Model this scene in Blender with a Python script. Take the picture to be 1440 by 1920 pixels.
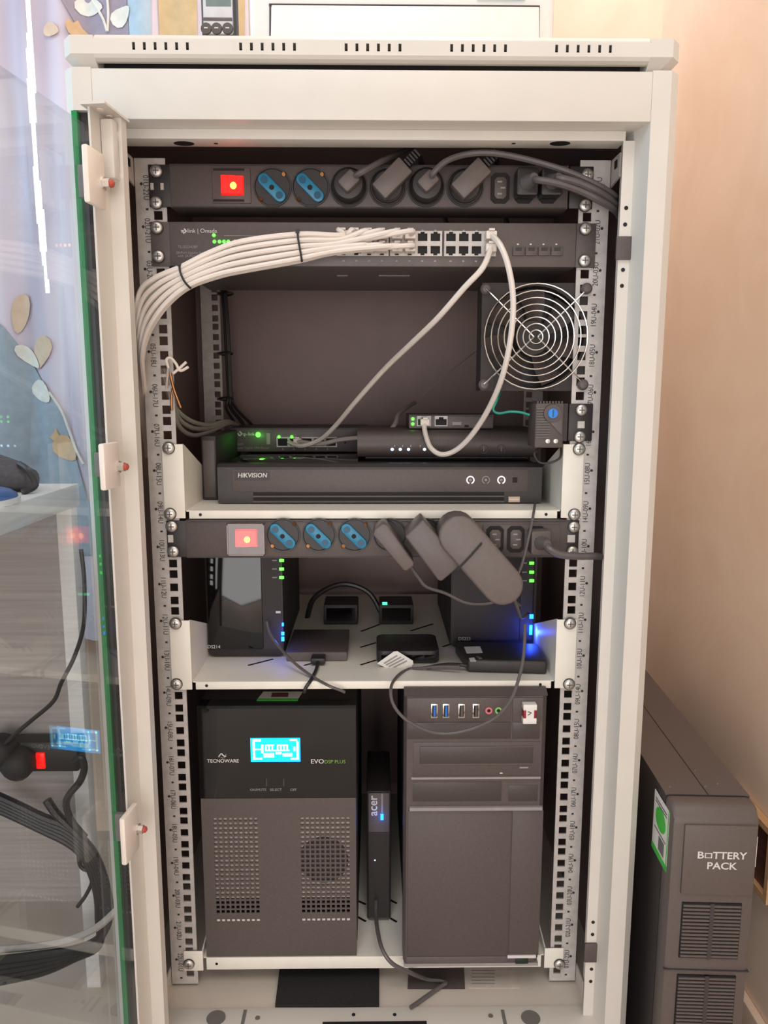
import bpy, bmesh, math, random
from mathutils import Vector, Matrix
random.seed(7)
for o in list(bpy.data.objects): bpy.data.objects.remove(o)
scn = bpy.context.scene
col = scn.collection

# ------------------------------------------------------------------ camera, world, lights, exposure
Z0 = 1.115                      # height of the top of the mounting rails above the floor
F = 1442.0                      # focal length in pixels of the 1440x1920 frame
CAM = Vector((0.00074, -0.87929, -0.23982))     # in rack coordinates (rail face y=0, rail top z=0)
PITCH, YAW, ROLL = -0.155325, 0.012689, 0.001033
FW = Vector((math.sin(YAW)*math.cos(PITCH), math.cos(YAW)*math.cos(PITCH), math.sin(PITCH)))
RT = Vector((math.cos(YAW), -math.sin(YAW), 0)); UP = RT.cross(FW)
RT, UP = RT*math.cos(ROLL)+UP*math.sin(ROLL), UP*math.cos(ROLL)-RT*math.sin(ROLL)
cd = bpy.data.cameras.new('camera'); cam = bpy.data.objects.new('camera', cd); col.objects.link(cam)
cd.sensor_fit = 'VERTICAL'; cd.sensor_height = 36; cd.lens = F*36/1920; cd.clip_start = 0.02
mw = Matrix((RT, UP, -FW)).transposed().to_4x4(); mw.translation = CAM+Vector((0, 0, Z0)); cam.matrix_world = mw
scn.camera = cam

wd = bpy.data.worlds.new('room_air'); scn.world = wd; wd.use_nodes = True
bg = wd.node_tree.nodes['Background']; bg.inputs[0].default_value = (1.0, 0.955, 0.935, 1); bg.inputs[1].default_value = 0.48

def area(name, loc, target, sx, sy, power, color):
    l = bpy.data.lights.new(name, 'AREA'); l.shape = 'RECTANGLE'; l.size = sx; l.size_y = sy; l.energy = power; l.color = color
    o = bpy.data.objects.new(name, l); col.objects.link(o); o.location = loc
    o.rotation_euler = (Vector(target)-Vector(loc)).to_track_quat('-Z', 'Y').to_euler()
    return o
area('window_daylight', (-2.2, -0.35, 1.5), (0.0, -0.1, 0.9), 1.3, 1.5, 26, (0.42, 0.77, 1.0))
area('ceiling_lamp', (0.0, -1.45, 2.7), (0.0, -0.1, 0.3), 1.2, 1.0, 19, (1.0, 0.955, 0.90))
area('front_fill', (0.10, -2.5, 0.62), (0.0, 0.0, 0.40), 2.4, 1.2, 34, (1.0, 0.97, 0.955))  # unseen fill added behind the camera to brighten the rack front and interior
area('wall_lamp', (0.05, 0.25, 2.5), (0.5, 0.35, 1.1), 0.3, 0.3, 8, (1.0, 0.92, 0.82))
vs = scn.view_settings
vs.view_transform = 'Standard'; vs.look = 'None'; vs.exposure = 0.0; vs.gamma = 1.0; vs.use_curve_mapping = False

# ------------------------------------------------------------------ helpers
def at(px, py, Y):
    d = FW+RT*((px-720)/F)+UP*((960-py)/F)
    return CAM+d*((Y-CAM.y)/d.y)
def atz(px, py, Z):
    d = FW+RT*((px-720)/F)+UP*((960-py)/F)
    return CAM+d*((Z-CAM.z)/d.z)
def R(x0, y0, x1, y1, Y):
    a, b, c, d = at(x0, y0, Y), at(x1, y0, Y), at(x0, y1, Y), at(x1, y1, Y)
    return (a.x+c.x)/2, (b.x+d.x)/2, (c.z+d.z)/2, (a.z+b.z)/2      # X0 X1 Z0 Z1
def lin(c):
    c /= 255.0
    return c/12.92 if c <= 0.04045 else ((c+0.055)/1.055)**2.4
MATS = {}
def M(name, rgb, rough=0.5, metal=0.0, emit=0.0, noise=0.08, scale=60.0, bump=0.0, alpha=None, spec=0.5, coat=0.0):
    if name in MATS: return MATS[name]
    m = bpy.data.materials.new(name); m.use_nodes = True; nt = m.node_tree; b = nt.nodes['Principled BSDF']
    c = tuple(lin(v) for v in rgb)
    tc = nt.nodes.new('ShaderNodeTexCoord'); nz = nt.nodes.new('ShaderNodeTexNoise')
    nz.inputs['Scale'].default_value = scale; nz.inputs['Detail'].default_value = 5
    nt.links.new(tc.outputs['Object'], nz.inputs['Vector'])
    rp = nt.nodes.new('ShaderNodeValToRGB')
    rp.color_ramp.elements[0].position = 0.3; rp.color_ramp.elements[1].position = 0.7
    rp.color_ramp.elements[0].color = (*[v*(1-noise) for v in c], 1)
    rp.color_ramp.elements[1].color = (*[min(1, v*(1+noise)) for v in c], 1)
    nt.links.new(nz.outputs['Fac'], rp.inputs['Fac'])
    nt.links.new(rp.outputs['Color'], b.inputs['Base Color'])
    b.inputs['Roughness'].default_value = rough; b.inputs['Metallic'].default_value = metal
    b.inputs['Specular IOR Level'].default_value = spec; b.inputs['Coat Weight'].default_value = coat
    if emit:
        b.inputs['Emission Color'].default_value = (*c, 1); b.inputs['Emission Strength'].default_value = emit
    if bump:
        bp = nt.nodes.new('ShaderNodeBump'); bp.inputs['Strength'].default_value = bump; bp.inputs['Distance'].default_value = 0.001
        nt.links.new(nz.outputs['Fac'], bp.inputs['Height']); nt.links.new(bp.outputs['Normal'], b.inputs['Normal'])
    MATS[name] = m
    return m
def clear(name, tint, rough=0.0, ior=1.5):
    m = bpy.data.materials.new(name); m.use_nodes = True; nt = m.node_tree; nt.nodes.clear()
    out = nt.nodes.new('ShaderNodeOutputMaterial'); mx = nt.nodes.new('ShaderNodeMixShader')
    fr = nt.nodes.new('ShaderNodeFresnel'); ge = nt.nodes.new('ShaderNodeNewGeometry')
    mr = nt.nodes.new('ShaderNodeMapRange'); mr.inputs['To Min'].default_value = ior; mr.inputs['To Max'].default_value = 1/ior   # same reflectance from both sides of a pane
    nt.links.new(ge.outputs['Backfacing'], mr.inputs['Value']); nt.links.new(mr.outputs['Result'], fr.inputs[0])
    tr = nt.nodes.new('ShaderNodeBsdfTransparent'); tr.inputs[0].default_value = (*tint, 1)
    gl = nt.nodes.new('ShaderNodeBsdfGlossy'); gl.inputs['Roughness'].default_value = rough
    nt.links.new(fr.outputs[0], mx.inputs[0]); nt.links.new(tr.outputs[0], mx.inputs[1]); nt.links.new(gl.outputs[0], mx.inputs[2])
    nt.links.new(mx.outputs[0], out.inputs[0]); MATS[name] = m
    return m

WP = {}                                        # object name -> position in rack coordinates
def label(o, lab=None, cat=None, group=None, kind=None):
    if lab: o['label'] = lab
    if cat: o['category'] = cat
    if group: o['group'] = group
    if kind: o['kind'] = kind
    return o
def place(o, w, parent):
    col.objects.link(o); WP[o.name] = Vector(w)
    if parent: o.parent = parent; o.location = Vector(w)-WP[parent.name]
    else: o.location = Vector(w)+Vector((0, 0, Z0))
    return o
def thing(name, lab, cat, loc, group=None):
    o = bpy.data.objects.new(name, None); o.empty_display_size = 0.02
    place(o, loc, None)
    return label(o, lab, cat, group)
def part_copy(src, w, parent, name=None):
    o = src.copy(); o.parent = None
    if name: o.name = name
    return place(o, w, parent)

class MB:
    def __init__(s): s.v = []; s.f = []
    def add(s, vs_, fs):
        n = len(s.v); s.v += [tuple(p) for p in vs_]; s.f += [tuple(i+n for i in f) for f in fs]; return s
    def box(s, x0, x1, y0, y1, z0, z1):
        return s.add([(x, y, z) for z in (z0, z1) for y in (y0, y1) for x in (x0, x1)],
                     [(0, 2, 3, 1), (4, 5, 7, 6), (0, 1, 5, 4), (2, 6, 7, 3), (0, 4, 6, 2), (1, 3, 7, 5)])
    def obox(s, o, u, v, w):                   # oriented box: corner o, edge vectors u v w
        o, u, v, w = map(Vector, (o, u, v, w))
        return s.add([o+u*a+v*b+w*c for c in (0, 1) for b in (0, 1) for a in (0, 1)],
                     [(0, 2, 3, 1), (4, 5, 7, 6), (0, 1, 5, 4), (2, 6, 7, 3), (0, 4, 6, 2), (1, 3, 7, 5)])
    def prism(s, poly, fn, a, b):              # poly of 2d points, fn(p, t) -> 3d
        n = len(poly)
        return s.add([fn(p, a) for p in poly]+[fn(p, b) for p in poly],
                     [tuple(range(n))[::-1], tuple(range(n, 2*n))]+[(i, (i+1) % n, n+(i+1) % n, n+i) for i in range(n)])
    def py(s, poly, y0, y1): return s.prism(poly, lambda p, t: (p[0], t, p[1]), y0, y1)
    def px(s, poly, x0, x1): return s.prism(poly, lambda p, t: (t, p[0], p[1]), x0, x1)
    def pz(s, poly, z0, z1): return s.prism(poly, lambda p, t: (p[0], p[1], t), z0, z1)
    def rings(s, rs, cap=True, loop=False):
        n = len(rs[0]); k = len(rs)
        fs = [(i*n+j, i*n+(j+1) % n, ((i+1) % k)*n+(j+1) % n, ((i+1) % k)*n+j) for i in range(k if loop else k-1) for j in range(n)]
        if cap and not loop: fs += [tuple(range(n))[::-1], tuple((k-1)*n+j for j in range(n))]
        return s.add([p for r in rs for p in r], fs)
    def lathe(s, c, axis, prof, n=16):         # prof: list of (radius, along)
        c = Vector(c); ax = Vector(axis).normalized(); u = ax.orthogonal().normalized(); w = ax.cross(u)
        return s.rings([[c+ax*h+(u*math.cos(2*math.pi*j/n)+w*math.sin(2*math.pi*j/n))*max(r, 1e-5) for j in range(n)] for r, h in prof])
    def cyl(s, p0, p1, r, n=16):
        p0, p1 = Vector(p0), Vector(p1); L = (p1-p0).length
        return s.lathe(p0, p1-p0, [(r, 0), (r, L)], n)
    def tube(s, pts, r, n=8, sub=6, loop=False):
        P = [Vector(p) for p in pts]
        if sub > 1:
            Q = []; m = len(P); rng = range(m) if loop else range(m-1)
            for i in rng:
                a, b, c, d = (P[(i-1) % m], P[i], P[(i+1) % m], P[(i+2) % m]) if loop else (P[max(i-1, 0)], P[i], P[i+1], P[min(i+2, m-1)])
                for k in range(sub):
                    t = k/sub
                    Q.append(0.5*((2*b)+(c-a)*t+(2*a-5*b+4*c-d)*t*t+(3*b-a-3*c+d)*t**3))
            if not loop: Q.append(P[-1])
            P = Q
        rs = []; u = None; m = len(P)
        for i in range(m):
            t = ((P[(i+1) % m]-P[(i-1) % m]) if loop else (P[min(i+1, m-1)]-P[max(i-1, 0)])).normalized()
            u = t.orthogonal() if u is None else u-t*u.dot(t)
            u.normalize(); w = t.cross(u)
            rs.append([P[i]+(u*math.cos(2*math.pi*j/n)+w*math.sin(2*math.pi*j/n))*r for j in range(n)])
        return s.rings(rs, loop=loop)
    def plate(s, x0, x1, z0, z1, y0, y1, holes):       # plate in xz with rectangular holes (hx0,hx1,hz0,hz1)
        xs = sorted({round(v, 6) for v in [x0, x1]+[h[0] for h in holes]+[h[1] for h in holes]})
        zs = sorted({round(v, 6) for v in [z0, z1]+[h[2] for h in holes]+[h[3] for h in holes]})
        ix = {v: i for i, v in enumerate(xs)}; iz = {v: i for i, v in enumerate(zs)}
        gone = set()
        for h in holes:
            for i in range(ix[round(h[0], 6)], ix[round(h[1], 6)]):
                for k in range(iz[round(h[2], 6)], iz[round(h[3], 6)]): gone.add((i, k))
        ids = {}; V = []; Fc = []
        def g(i, k, d):
            if (i, k, d) not in ids: ids[(i, k, d)] = len(V); V.append((xs[i], (y0, y1)[d], zs[k]))
            return ids[(i, k, d)]
        ok = lambda i, k: 0 <= i < len(xs)-1 and 0 <= k < len(zs)-1 and (i, k) not in gone
        for i in range(len(xs)-1):
            for k in range(len(zs)-1):
                if not ok(i, k): continue
                Fc.append((g(i, k, 0), g(i+1, k, 0), g(i+1, k+1, 0), g(i, k+1, 0)))
                Fc.append((g(i, k, 1), g(i, k+1, 1), g(i+1, k+1, 1), g(i+1, k, 1)))
                for di, dk, a, b in ((-1, 0, (i, k+1), (i, k)), (1, 0, (i+1, k), (i+1, k+1)), (0, -1, (i, k), (i+1, k)), (0, 1, (i+1, k+1), (i, k+1))):
                    if not ok(i+di, k+dk): Fc.append((g(*a, 0), g(*a, 1), g(*b, 1), g(*b, 0)))
        return s.add(V, Fc)
    def xf(s, fn): s.v = [tuple(fn(Vector(p))) for p in s.v]; return s
    def build(s, name, mat, parent=None, bevel=0, seg=2, smooth=None, lab=None, cat=None, group=None, kind=None, origin=None):
        lo = [min(p[i] for p in s.v) for i in range(3)]; hi = [max(p[i] for p in s.v) for i in range(3)]
        c = Vector(origin) if origin else Vector(((lo[0]+hi[0])/2, (lo[1]+hi[1])/2, (lo[2]+hi[2])/2 if parent else lo[2]))
        me = bpy.data.meshes.new(name); me.from_pydata([tuple(Vector(p)-c) for p in s.v], [], s.f)
        bm = bmesh.new(); bm.from_mesh(me); bmesh.ops.recalc_face_normals(bm, faces=bm.faces)
        if bevel:
            es = [e for e in bm.edges if len(e.link_faces) == 2 and e.calc_face_angle(0) > 0.5]
            bmesh.ops.bevel(bm, geom=es, offset=bevel, segments=seg, profile=0.5, affect='EDGES', clamp_overlap=True)
        bm.to_mesh(me); bm.free()
        if smooth is None: smooth = bool(bevel)
        if smooth:
            for p in me.polygons: p.use_smooth = True
            me.set_sharp_from_angle(angle=math.radians(40))
        me.materials.append(MATS[mat] if isinstance(mat, str) else mat)
        o = bpy.data.objects.new(name, me); place(o, c, parent)
        return label(o, lab, cat, group, kind)
def B(*a): return MB().box(*a)
TC = {}
def text(s, size, p, mat, parent, name='lettering', rot=0.0, u=None, v=None, sx=1.0, shear=0.0, bold=0.0):
    key = (s, shear, bold)
    if key not in TC:
        cu = bpy.data.curves.new('t', 'FONT'); cu.body = s; cu.size = 1; cu.align_x = 'CENTER'; cu.align_y = 'CENTER'; cu.shear = shear; cu.offset = bold; cu.resolution_u = 3
        ob = bpy.data.objects.new('t', cu); col.objects.link(ob)
        dg = bpy.context.evaluated_depsgraph_get(); me = bpy.data.meshes.new_from_object(ob.evaluated_get(dg))
        TC[key] = ([tuple(q.co) for q in me.vertices], [tuple(f.vertices) for f in me.polygons])
        bpy.data.objects.remove(ob); bpy.data.curves.remove(cu); bpy.data.meshes.remove(me)
    V, Fc = TC[key]; u = Vector(u) if u else Vector((1, 0, 0)); v = Vector(v) if v else Vector((0, 0, 1))
    if rot: u, v = u*math.cos(rot)+v*math.sin(rot), v*math.cos(rot)-u*math.sin(rot)
    mb = MB().add([Vector(p)+u*(q[0]*size*sx)+v*(q[1]*size) for q in V], Fc)
    if name is None: return mb
    return mb.build(name, mat, parent)
def joined(mbs):
    r = MB()
    for m in mbs: r.add(m.v, m.f)
    return r
def circle(cx, cz, r, n=20, a0=0, a1=2*math.pi):
    return [(cx+r*math.cos(a0+(a1-a0)*i/n), cz+r*math.sin(a0+(a1-a0)*i/n)) for i in range(n)]
def stadium(cx, cz, L, r, ang, n=8):           # capsule outline, total length L
    out = []; h = L/2-r
    for sgn, base in ((1, -math.pi/2), (-1, math.pi/2)):
        for i in range(n+1):
            a = base+math.pi*i/n; x, z = sgn*h+r*math.cos(a), r*math.sin(a)
            out.append((cx+x*math.cos(ang)-z*math.sin(ang), cz+x*math.sin(ang)+z*math.cos(ang)))
    return out
def rrect(x0, x1, z0, z1, r, n=4):
    out = []
    for cx, cz, b in ((x1-r, z1-r, 0), (x0+r, z1-r, 90), (x0+r, z0+r, 180), (x1-r, z0+r, 270)):
        out += [(cx+r*math.cos(math.radians(b+90*i/n)), cz+r*math.sin(math.radians(b+90*i/n))) for i in range(n+1)]
    return out

# ------------------------------------------------------------------ materials
M('paint', (216, 210, 202), 0.42, noise=0.02, scale=25)
M('paint_inner', (206, 196, 186), 0.45, noise=0.03, scale=25)
M('shelf_paint', (238, 233, 222), 0.45, noise=0.03, scale=40)
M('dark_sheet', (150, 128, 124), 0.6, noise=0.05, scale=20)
M('zinc', (196, 190, 186), 0.45, metal=0.12, noise=0.10, scale=120)
M('ink', (45, 42, 42), 0.6)
M('steel', (214, 210, 204), 0.38, metal=0.85, noise=0.05, scale=200)
M('chrome', (214, 210, 206), 0.18, metal=1.0, noise=0.03)
M('gold', (205, 150, 105), 0.3, metal=1.0)
M('hole', (14, 12, 13), 0.7)
M('black', (44, 39, 39), 0.45, noise=0.12, scale=180, bump=0.02)
M('black_matte', (48, 42, 42), 0.62, noise=0.12, scale=300, bump=0.04)
M('charcoal', (86, 76, 74), 0.5, noise=0.08, scale=300, bump=0.03)
M('gunmetal', (94, 85, 84), 0.42, noise=0.06, scale=200)
M('plug_grey', (100, 90, 87), 0.45, noise=0.06, scale=160)
M('gloss_black', (16, 14, 15), 0.06, noise=0.05, spec=0.6)
M('cable_black', (42, 39, 40), 0.4, noise=0.1)
M('cable_grey', (92, 86, 86), 0.4, noise=0.1)
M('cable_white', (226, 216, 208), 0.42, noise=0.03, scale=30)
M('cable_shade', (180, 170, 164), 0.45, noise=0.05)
M('blue_plastic', (24, 122, 160), 0.35)
M('blue_dark', (14, 78, 108), 0.4)
M('usb_blue', (40, 110, 200), 0.35)
M('white_plastic', (232, 228, 224), 0.4, noise=0.02)
M('cream_plastic', (238, 226, 216), 0.35, noise=0.02)
M('grey_plastic', (112, 108, 106), 0.45)
M('print', (214, 210, 208), 0.5)
M('print_dim', (150, 144, 142), 0.5)
M('print_green', (120, 170, 70), 0.5)
M('paper', (232, 228, 224), 0.6, noise=0.03)
M('green_print', (70, 190, 70), 0.5)
M('teal_wire', (20, 150, 130), 0.4)
M('red_cap', (180, 80, 66), 0.4)
M('pink', (222, 120, 130), 0.4); M('lime', (150, 200, 120), 0.4)
M('red_plastic', (150, 24, 46), 0.3)
M('led_green', (70, 255, 50), 0.3, emit=5, noise=0)
M('led_teal', (60, 240, 150), 0.3, emit=3, noise=0)
M('led_orange', (255, 150, 40), 0.3, emit=5, noise=0)
M('led_blue', (20, 90, 255), 0.3, emit=9, noise=0)
M('led_white', (190, 220, 255), 0.3, emit=5, noise=0)
M('led_pink', (255, 225, 240), 0.3, emit=1.2, noise=0)
M('lcd', (0, 170, 255), 0.2, emit=2.2, noise=0.05)
M('lcd_bright', (190, 250, 255), 0.2, emit=2.2, noise=0)
M('neon_red', (255, 22, 16), 0.25, emit=1.3, noise=0.1, scale=90)
M('neon_core', (255, 150, 60), 0.25, emit=5, noise=0)
M('green_glass', (38, 138, 74), 0.15, noise=0.1, scale=30)
M('gap_dark', (48, 40, 40), 0.35, noise=0.2, scale=90)
clear('door_glass', (0.93, 0.95, 0.95)); clear('clear_cover', (0.95, 0.93, 0.93), 0.05)

def wall_mat(name, c0, c1, scale=5):
    m = bpy.data.materials.new(name); m.use_nodes = True; nt = m.node_tree; b = nt.nodes['Principled BSDF']; b.inputs['Roughness'].default_value = 0.6
    tc = nt.nodes.new('ShaderNodeTexCoord'); nz = nt.nodes.new('ShaderNodeTexNoise'); nz.inputs['Scale'].default_value = scale; nz.inputs['Detail'].default_value = 8; nz.inputs['Distortion'].default_value = 1.4
    rp = nt.nodes.new('ShaderNodeValToRGB'); rp.color_ramp.elements[0].position = 0.35; rp.color_ramp.elements[1].position = 0.68
    rp.color_ramp.elements[0].color = (*[lin(v) for v in c0], 1); rp.color_ramp.elements[1].color = (*[lin(v) for v in c1], 1)
    nt.links.new(tc.outputs['Object'], nz.inputs['Vector']); nt.links.new(nz.outputs['Fac'], rp.inputs['Fac']); nt.links.new(rp.outputs['Color'], b.inputs['Base Color'])
    bp = nt.nodes.new('ShaderNodeBump'); bp.inputs['Strength'].default_value = 0.15; bp.inputs['Distance'].default_value = 0.004
    nt.links.new(nz.outputs['Fac'], bp.inputs['Height']); nt.links.new(bp.outputs['Normal'], b.inputs['Normal']); MATS[name] = m
wall_mat('stucco', (240, 213, 191), (247, 224, 204))
wall_mat('tile_floor', (186, 170, 156), (204, 188, 174), 3)
def wood_mat(name, c0, c1, vec=(1.5, 3, 60)):
    m = bpy.data.materials.new(name); m.use_nodes = True; nt = m.node_tree; b = nt.nodes['Principled BSDF']; b.inputs['Roughness'].default_value = 0.5
    tc = nt.nodes.new('ShaderNodeTexCoord'); mp = nt.nodes.new('ShaderNodeMapping'); mp.inputs['Scale'].default_value = vec
    nz = nt.nodes.new('ShaderNodeTexNoise'); nz.inputs['Scale'].default_value = 3; nz.inputs['Detail'].default_value = 6
    rp = nt.nodes.new('ShaderNodeValToRGB'); rp.color_ramp.elements[0].position = 0.3; rp.color_ramp.elements[1].position = 0.7
    rp.color_ramp.elements[0].color = (*[lin(v) for v in c0], 1); rp.color_ramp.elements[1].color = (*[lin(v) for v in c1], 1)
    nt.links.new(tc.outputs['Object'], mp.inputs['Vector']); nt.links.new(mp.outputs['Vector'], nz.inputs['Vector']); nt.links.new(nz.outputs['Fac'], rp.inputs['Fac']); nt.links.new(rp.outputs['Color'], b.inputs['Base Color']); MATS[name] = m
wood_mat('grey_wood', (160, 149, 145), (184, 173, 169)); wood_mat('pale_wood', (226, 220, 217), (240, 236, 233)); wood_mat('light_wood', (196, 150, 108), (214, 172, 130)); wood_mat('brown_wood', (84, 50, 42), (104, 66, 56))

# ------------------------------------------------------------------ the room
FL = -Z0
def struct(o): o['kind'] = 'structure'; return o
struct(B(-2.4, 0.6, -2.6, 0.62, FL-0.05, FL).build('floor', 'tile_floor'))
struct(MB().plate(-2.4, 0.5, FL, FL+2.75, 0.56, 0.62, [(-1.05, -0.56, FL+0.95, FL+2.15)]).build('wall_back', 'stucco'))
struct(B(0.50, 0.56, -2.6, 0.56, FL, FL+2.75).build('wall_right', 'stucco'))
struct(B(0.488, 0.50, -2.6, 0.56, FL, FL+0.08).build('baseboard_right', 'stucco', bevel=0.003))
w1 = struct(MB().plate(-1.06, -0.55, FL+0.94, FL+2.16, 0.575, 0.60, [(-1.02, -0.82, FL+0.98, FL+2.12), (-0.79, -0.59, FL+0.98, FL+2.12)]).build('window_1', 'white_plastic'))
M('sky_pane', (235, 242, 255), 0.3, emit=1.6, noise=0.02)
for xa in (-1.02, -0.79): B(xa, xa+0.20, 0.59, 0.595, FL+0.98, FL+2.12).build('pane', 'sky_pane', w1)

# ------------------------------------------------------------------ rack cabinet
rack = thing('rack_cabinet', 'tall light beige server rack cabinet with its glass door swung open', 'rack cabinet', (0, 0.2, FL))
FY = -0.08
holes = []
for g in (250, 451, 649, 847, 1044):
    for i in range(6):
        a = at(g+i*20.2, 78+g*0.006, FY); holes.append((a.x-0.0014, a.x+0.0014, 0.0835, 0.0905))
rf = MB().plate(-0.268, 0.268, 0.080, 0.093, FY, FY+0.0015, holes)
rf.px([(FY+0.0015, 0.093), (FY+0.0015, 0.0945), (FY+0.006, 0.099), (0.44, 0.099), (0.44, 0.097), (FY+0.008, 0.097), (FY, 0.093)], -0.268, 0.268)
rf.px([(FY, 0.080), (FY+0.0015, 0.080), (FY+0.010, 0.0770), (FY+0.012, 0.0770), (FY+0.012, 0.0757), (FY+0.008, 0.0757), (FY+0.0025, 0.0772)], -0.268, 0.268)
rf.build('roof', 'paint', rack)
B(-0.268, 0.268, FY+0.03, FY+0.034, 0.060, 0.097).build('roof_gap_dark', 'black_matte', rack)  # black sheet added so the slots and gap under the roof read dark
cap = [(0.268, FY), (0.290, FY), (0.300, FY+0.012), (0.300, 0.44), (0.268, 0.44)]
for s in (-1, 1):
    mb = MB().prism([(p[0]*s, p[1]) for p in cap], lambda p, t: (p[0], p[1], t), 0.080, 0.0965)
    c2 = [(p[0]*s if abs(p[0]) < 0.27 else s*(abs(p[0])-0.010), p[1]+(0.014 if p[1] < 0.4 else 0)) for p in cap]
    c1 = [(p[0]*s, p[1]) for p in cap]
    mb.rings([[(x, y, 0.080) for x, y in c1], [(x, y, 0.0705) for x, y in c2]])
    mb.build('roof_corner', 'paint', rack)
B(-0.2716, 0.2716, FY, -0.010, 0.0212, 0.0672).build('top_beam', 'paint', rack, bevel=0.0012)
mb = B(-0.256, 0.256, -0.0537, -0.028, 0.0114, 0.0212)
for px_ in (345, 1050):
    p = atz(px_, 268, 0.0114)
mb.build('top_flange', 'paint', rack, bevel=0.0008)
for px_, r in ((345, 0.0105), (1050, 0.0105), (405, 0.0022), (963, 0.0022)):
    p = atz(px_, 269, 0.0114); MB().pz([(p.x+r*math.cos(i*math.pi/10), p.y+min(r, 0.0075)*math.sin(i*math.pi/10)) for i in range(20)], 0.0112, 0.016).build('cable_hole', 'hole', rack)
# posts: right post is full height; the left one carries the hinge and a dark strip added for the gap there
prof = [(0.2716, FY), (0.290, FY), (0.300, FY+0.010), (0.300, -0.02), (0.262, -0.02), (0.2645, -0.052)]
MB().pz(prof, -1.045, 0.068).build('front_post', 'paint', rack)
MB().pz([(-p[0], p[1]) for p in prof], 0.029, 0.068).build('corner_block', 'paint', rack)
MB().pz([(-0.2925, FY), (-0.2925, -0.03), (-0.300, -0.03), (-0.300, FY+0.010)], -1.045, 0.0285).build('front_post', 'paint', rack)
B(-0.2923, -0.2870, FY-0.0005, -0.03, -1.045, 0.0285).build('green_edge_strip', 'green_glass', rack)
B(-0.2868, -0.262, FY+0.006, -0.03, -1.045, 0.0285).build('hinge_gap_dark', 'gap_dark', rack)
fl = B(0.2535, 0.2700, -0.0545, -0.0525, -1.0, 0.0114).build('door_stop_flange', 'paint', rack)
for px_, py_ in ((1174, 390), (1172, 421), (1168, 506), (1166, 536), (1112, 1729), (1111, 1752), (1109, 1817), (1107.5, 1840)):
    p = at(px_, py_, -0.0545); MB().cyl((p.x, -0.0549, p.z), (p.x, -0.054, p.z), 0.0021, 12).build('screw_hole', 'hole', fl)
for x0, y0, x1, y1 in ((1155, 443, 1188, 487), (1096, 1769, 1125, 1804)):
    a = R(x0, y0, x1, y1, -0.0565); B(a[0], a[1], -0.0575, -0.0545, a[2], a[3]).build('magnet_pad', 'charcoal', rack, bevel=0.0008)
mb = B(-0.2535, -0.262, -0.0545, -0.0525, -1.0, 0.0114).build('hinge_flange', 'paint_inner', rack)
# panels: the shade inside the cabinet is put into the inner sheets' colour
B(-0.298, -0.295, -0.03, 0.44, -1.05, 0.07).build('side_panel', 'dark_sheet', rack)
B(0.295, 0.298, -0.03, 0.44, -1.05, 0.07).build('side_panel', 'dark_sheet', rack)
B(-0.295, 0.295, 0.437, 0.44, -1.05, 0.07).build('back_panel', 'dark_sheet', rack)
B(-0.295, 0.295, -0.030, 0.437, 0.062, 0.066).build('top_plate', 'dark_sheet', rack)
for s in (-1, 1): B(min(s*0.2983, s*0.2995), max(s*0.2983, s*0.2995), -0.02, 0.44, -1.05, 0.068).build('side_skin', 'paint', rack)
# base
B(-0.295, 0.295, -0.038, 0.437, -1.000, -0.990).build('base_plate', 'paint_inner', rack)
bb = B(-0.2716, 0.2716, FY, -0.038, -1.05, -0.988).build('base_bar', 'paint', rack, bevel=0.0012)
B(-0.30, 0.30, -0.07, 0.43, FL+0.0, -1.05).build('plinth', 'paint_inner', rack)
for px_, py_, r in ((405, 1909, 0.0115), (995, 1909, 0.0115), (483, 1909, 0.003), (920, 1905, 0.003), (663, 1903, 0.0022), (740, 1903, 0.0022)):
    p = atz(px_, py_, -0.988)
    MB().cyl((p.x, p.y, -0.9879), (p.x, p.y, -0.9872), r, 20).build('base_hole', 'grey_plastic' if r > 0.0025 else 'hole', bb)
for px_ in (457, 945):
    p = atz(px_, 1909, -0.988); B(p.x-0.002, p.x+0.002, p.y-0.012, p.y+0.012, -0.9879, -0.9872).build('base_slot', 'grey_plastic', bb)
p, q = atz(605, 1917, -0.988), atz(800, 1917, -0.988); B(p.x, q.x, FY+0.001, p.y, -0.9879, -0.9872).build('base_slot', 'hole', bb)
# brackets joining the rails to the frame
for s in (-1, 1):
    for z0, z1 in ((-0.02, 0.008), (-1.0, -0.965)):
        MB().px([(-0.028, z0+0.004), (-0.028, z1), (0.004, z1), (0.004, z0)], s*0.2585, s*0.2605).build('rail_bracket', 'paint_inner', rack)
    p = at(241, 305, -0.015); B(s*0.2575, s*0.2583, -0.021, -0.013, p.z-0.004, p.z+0.004).build('bracket_slot', 'hole', rack)
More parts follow.
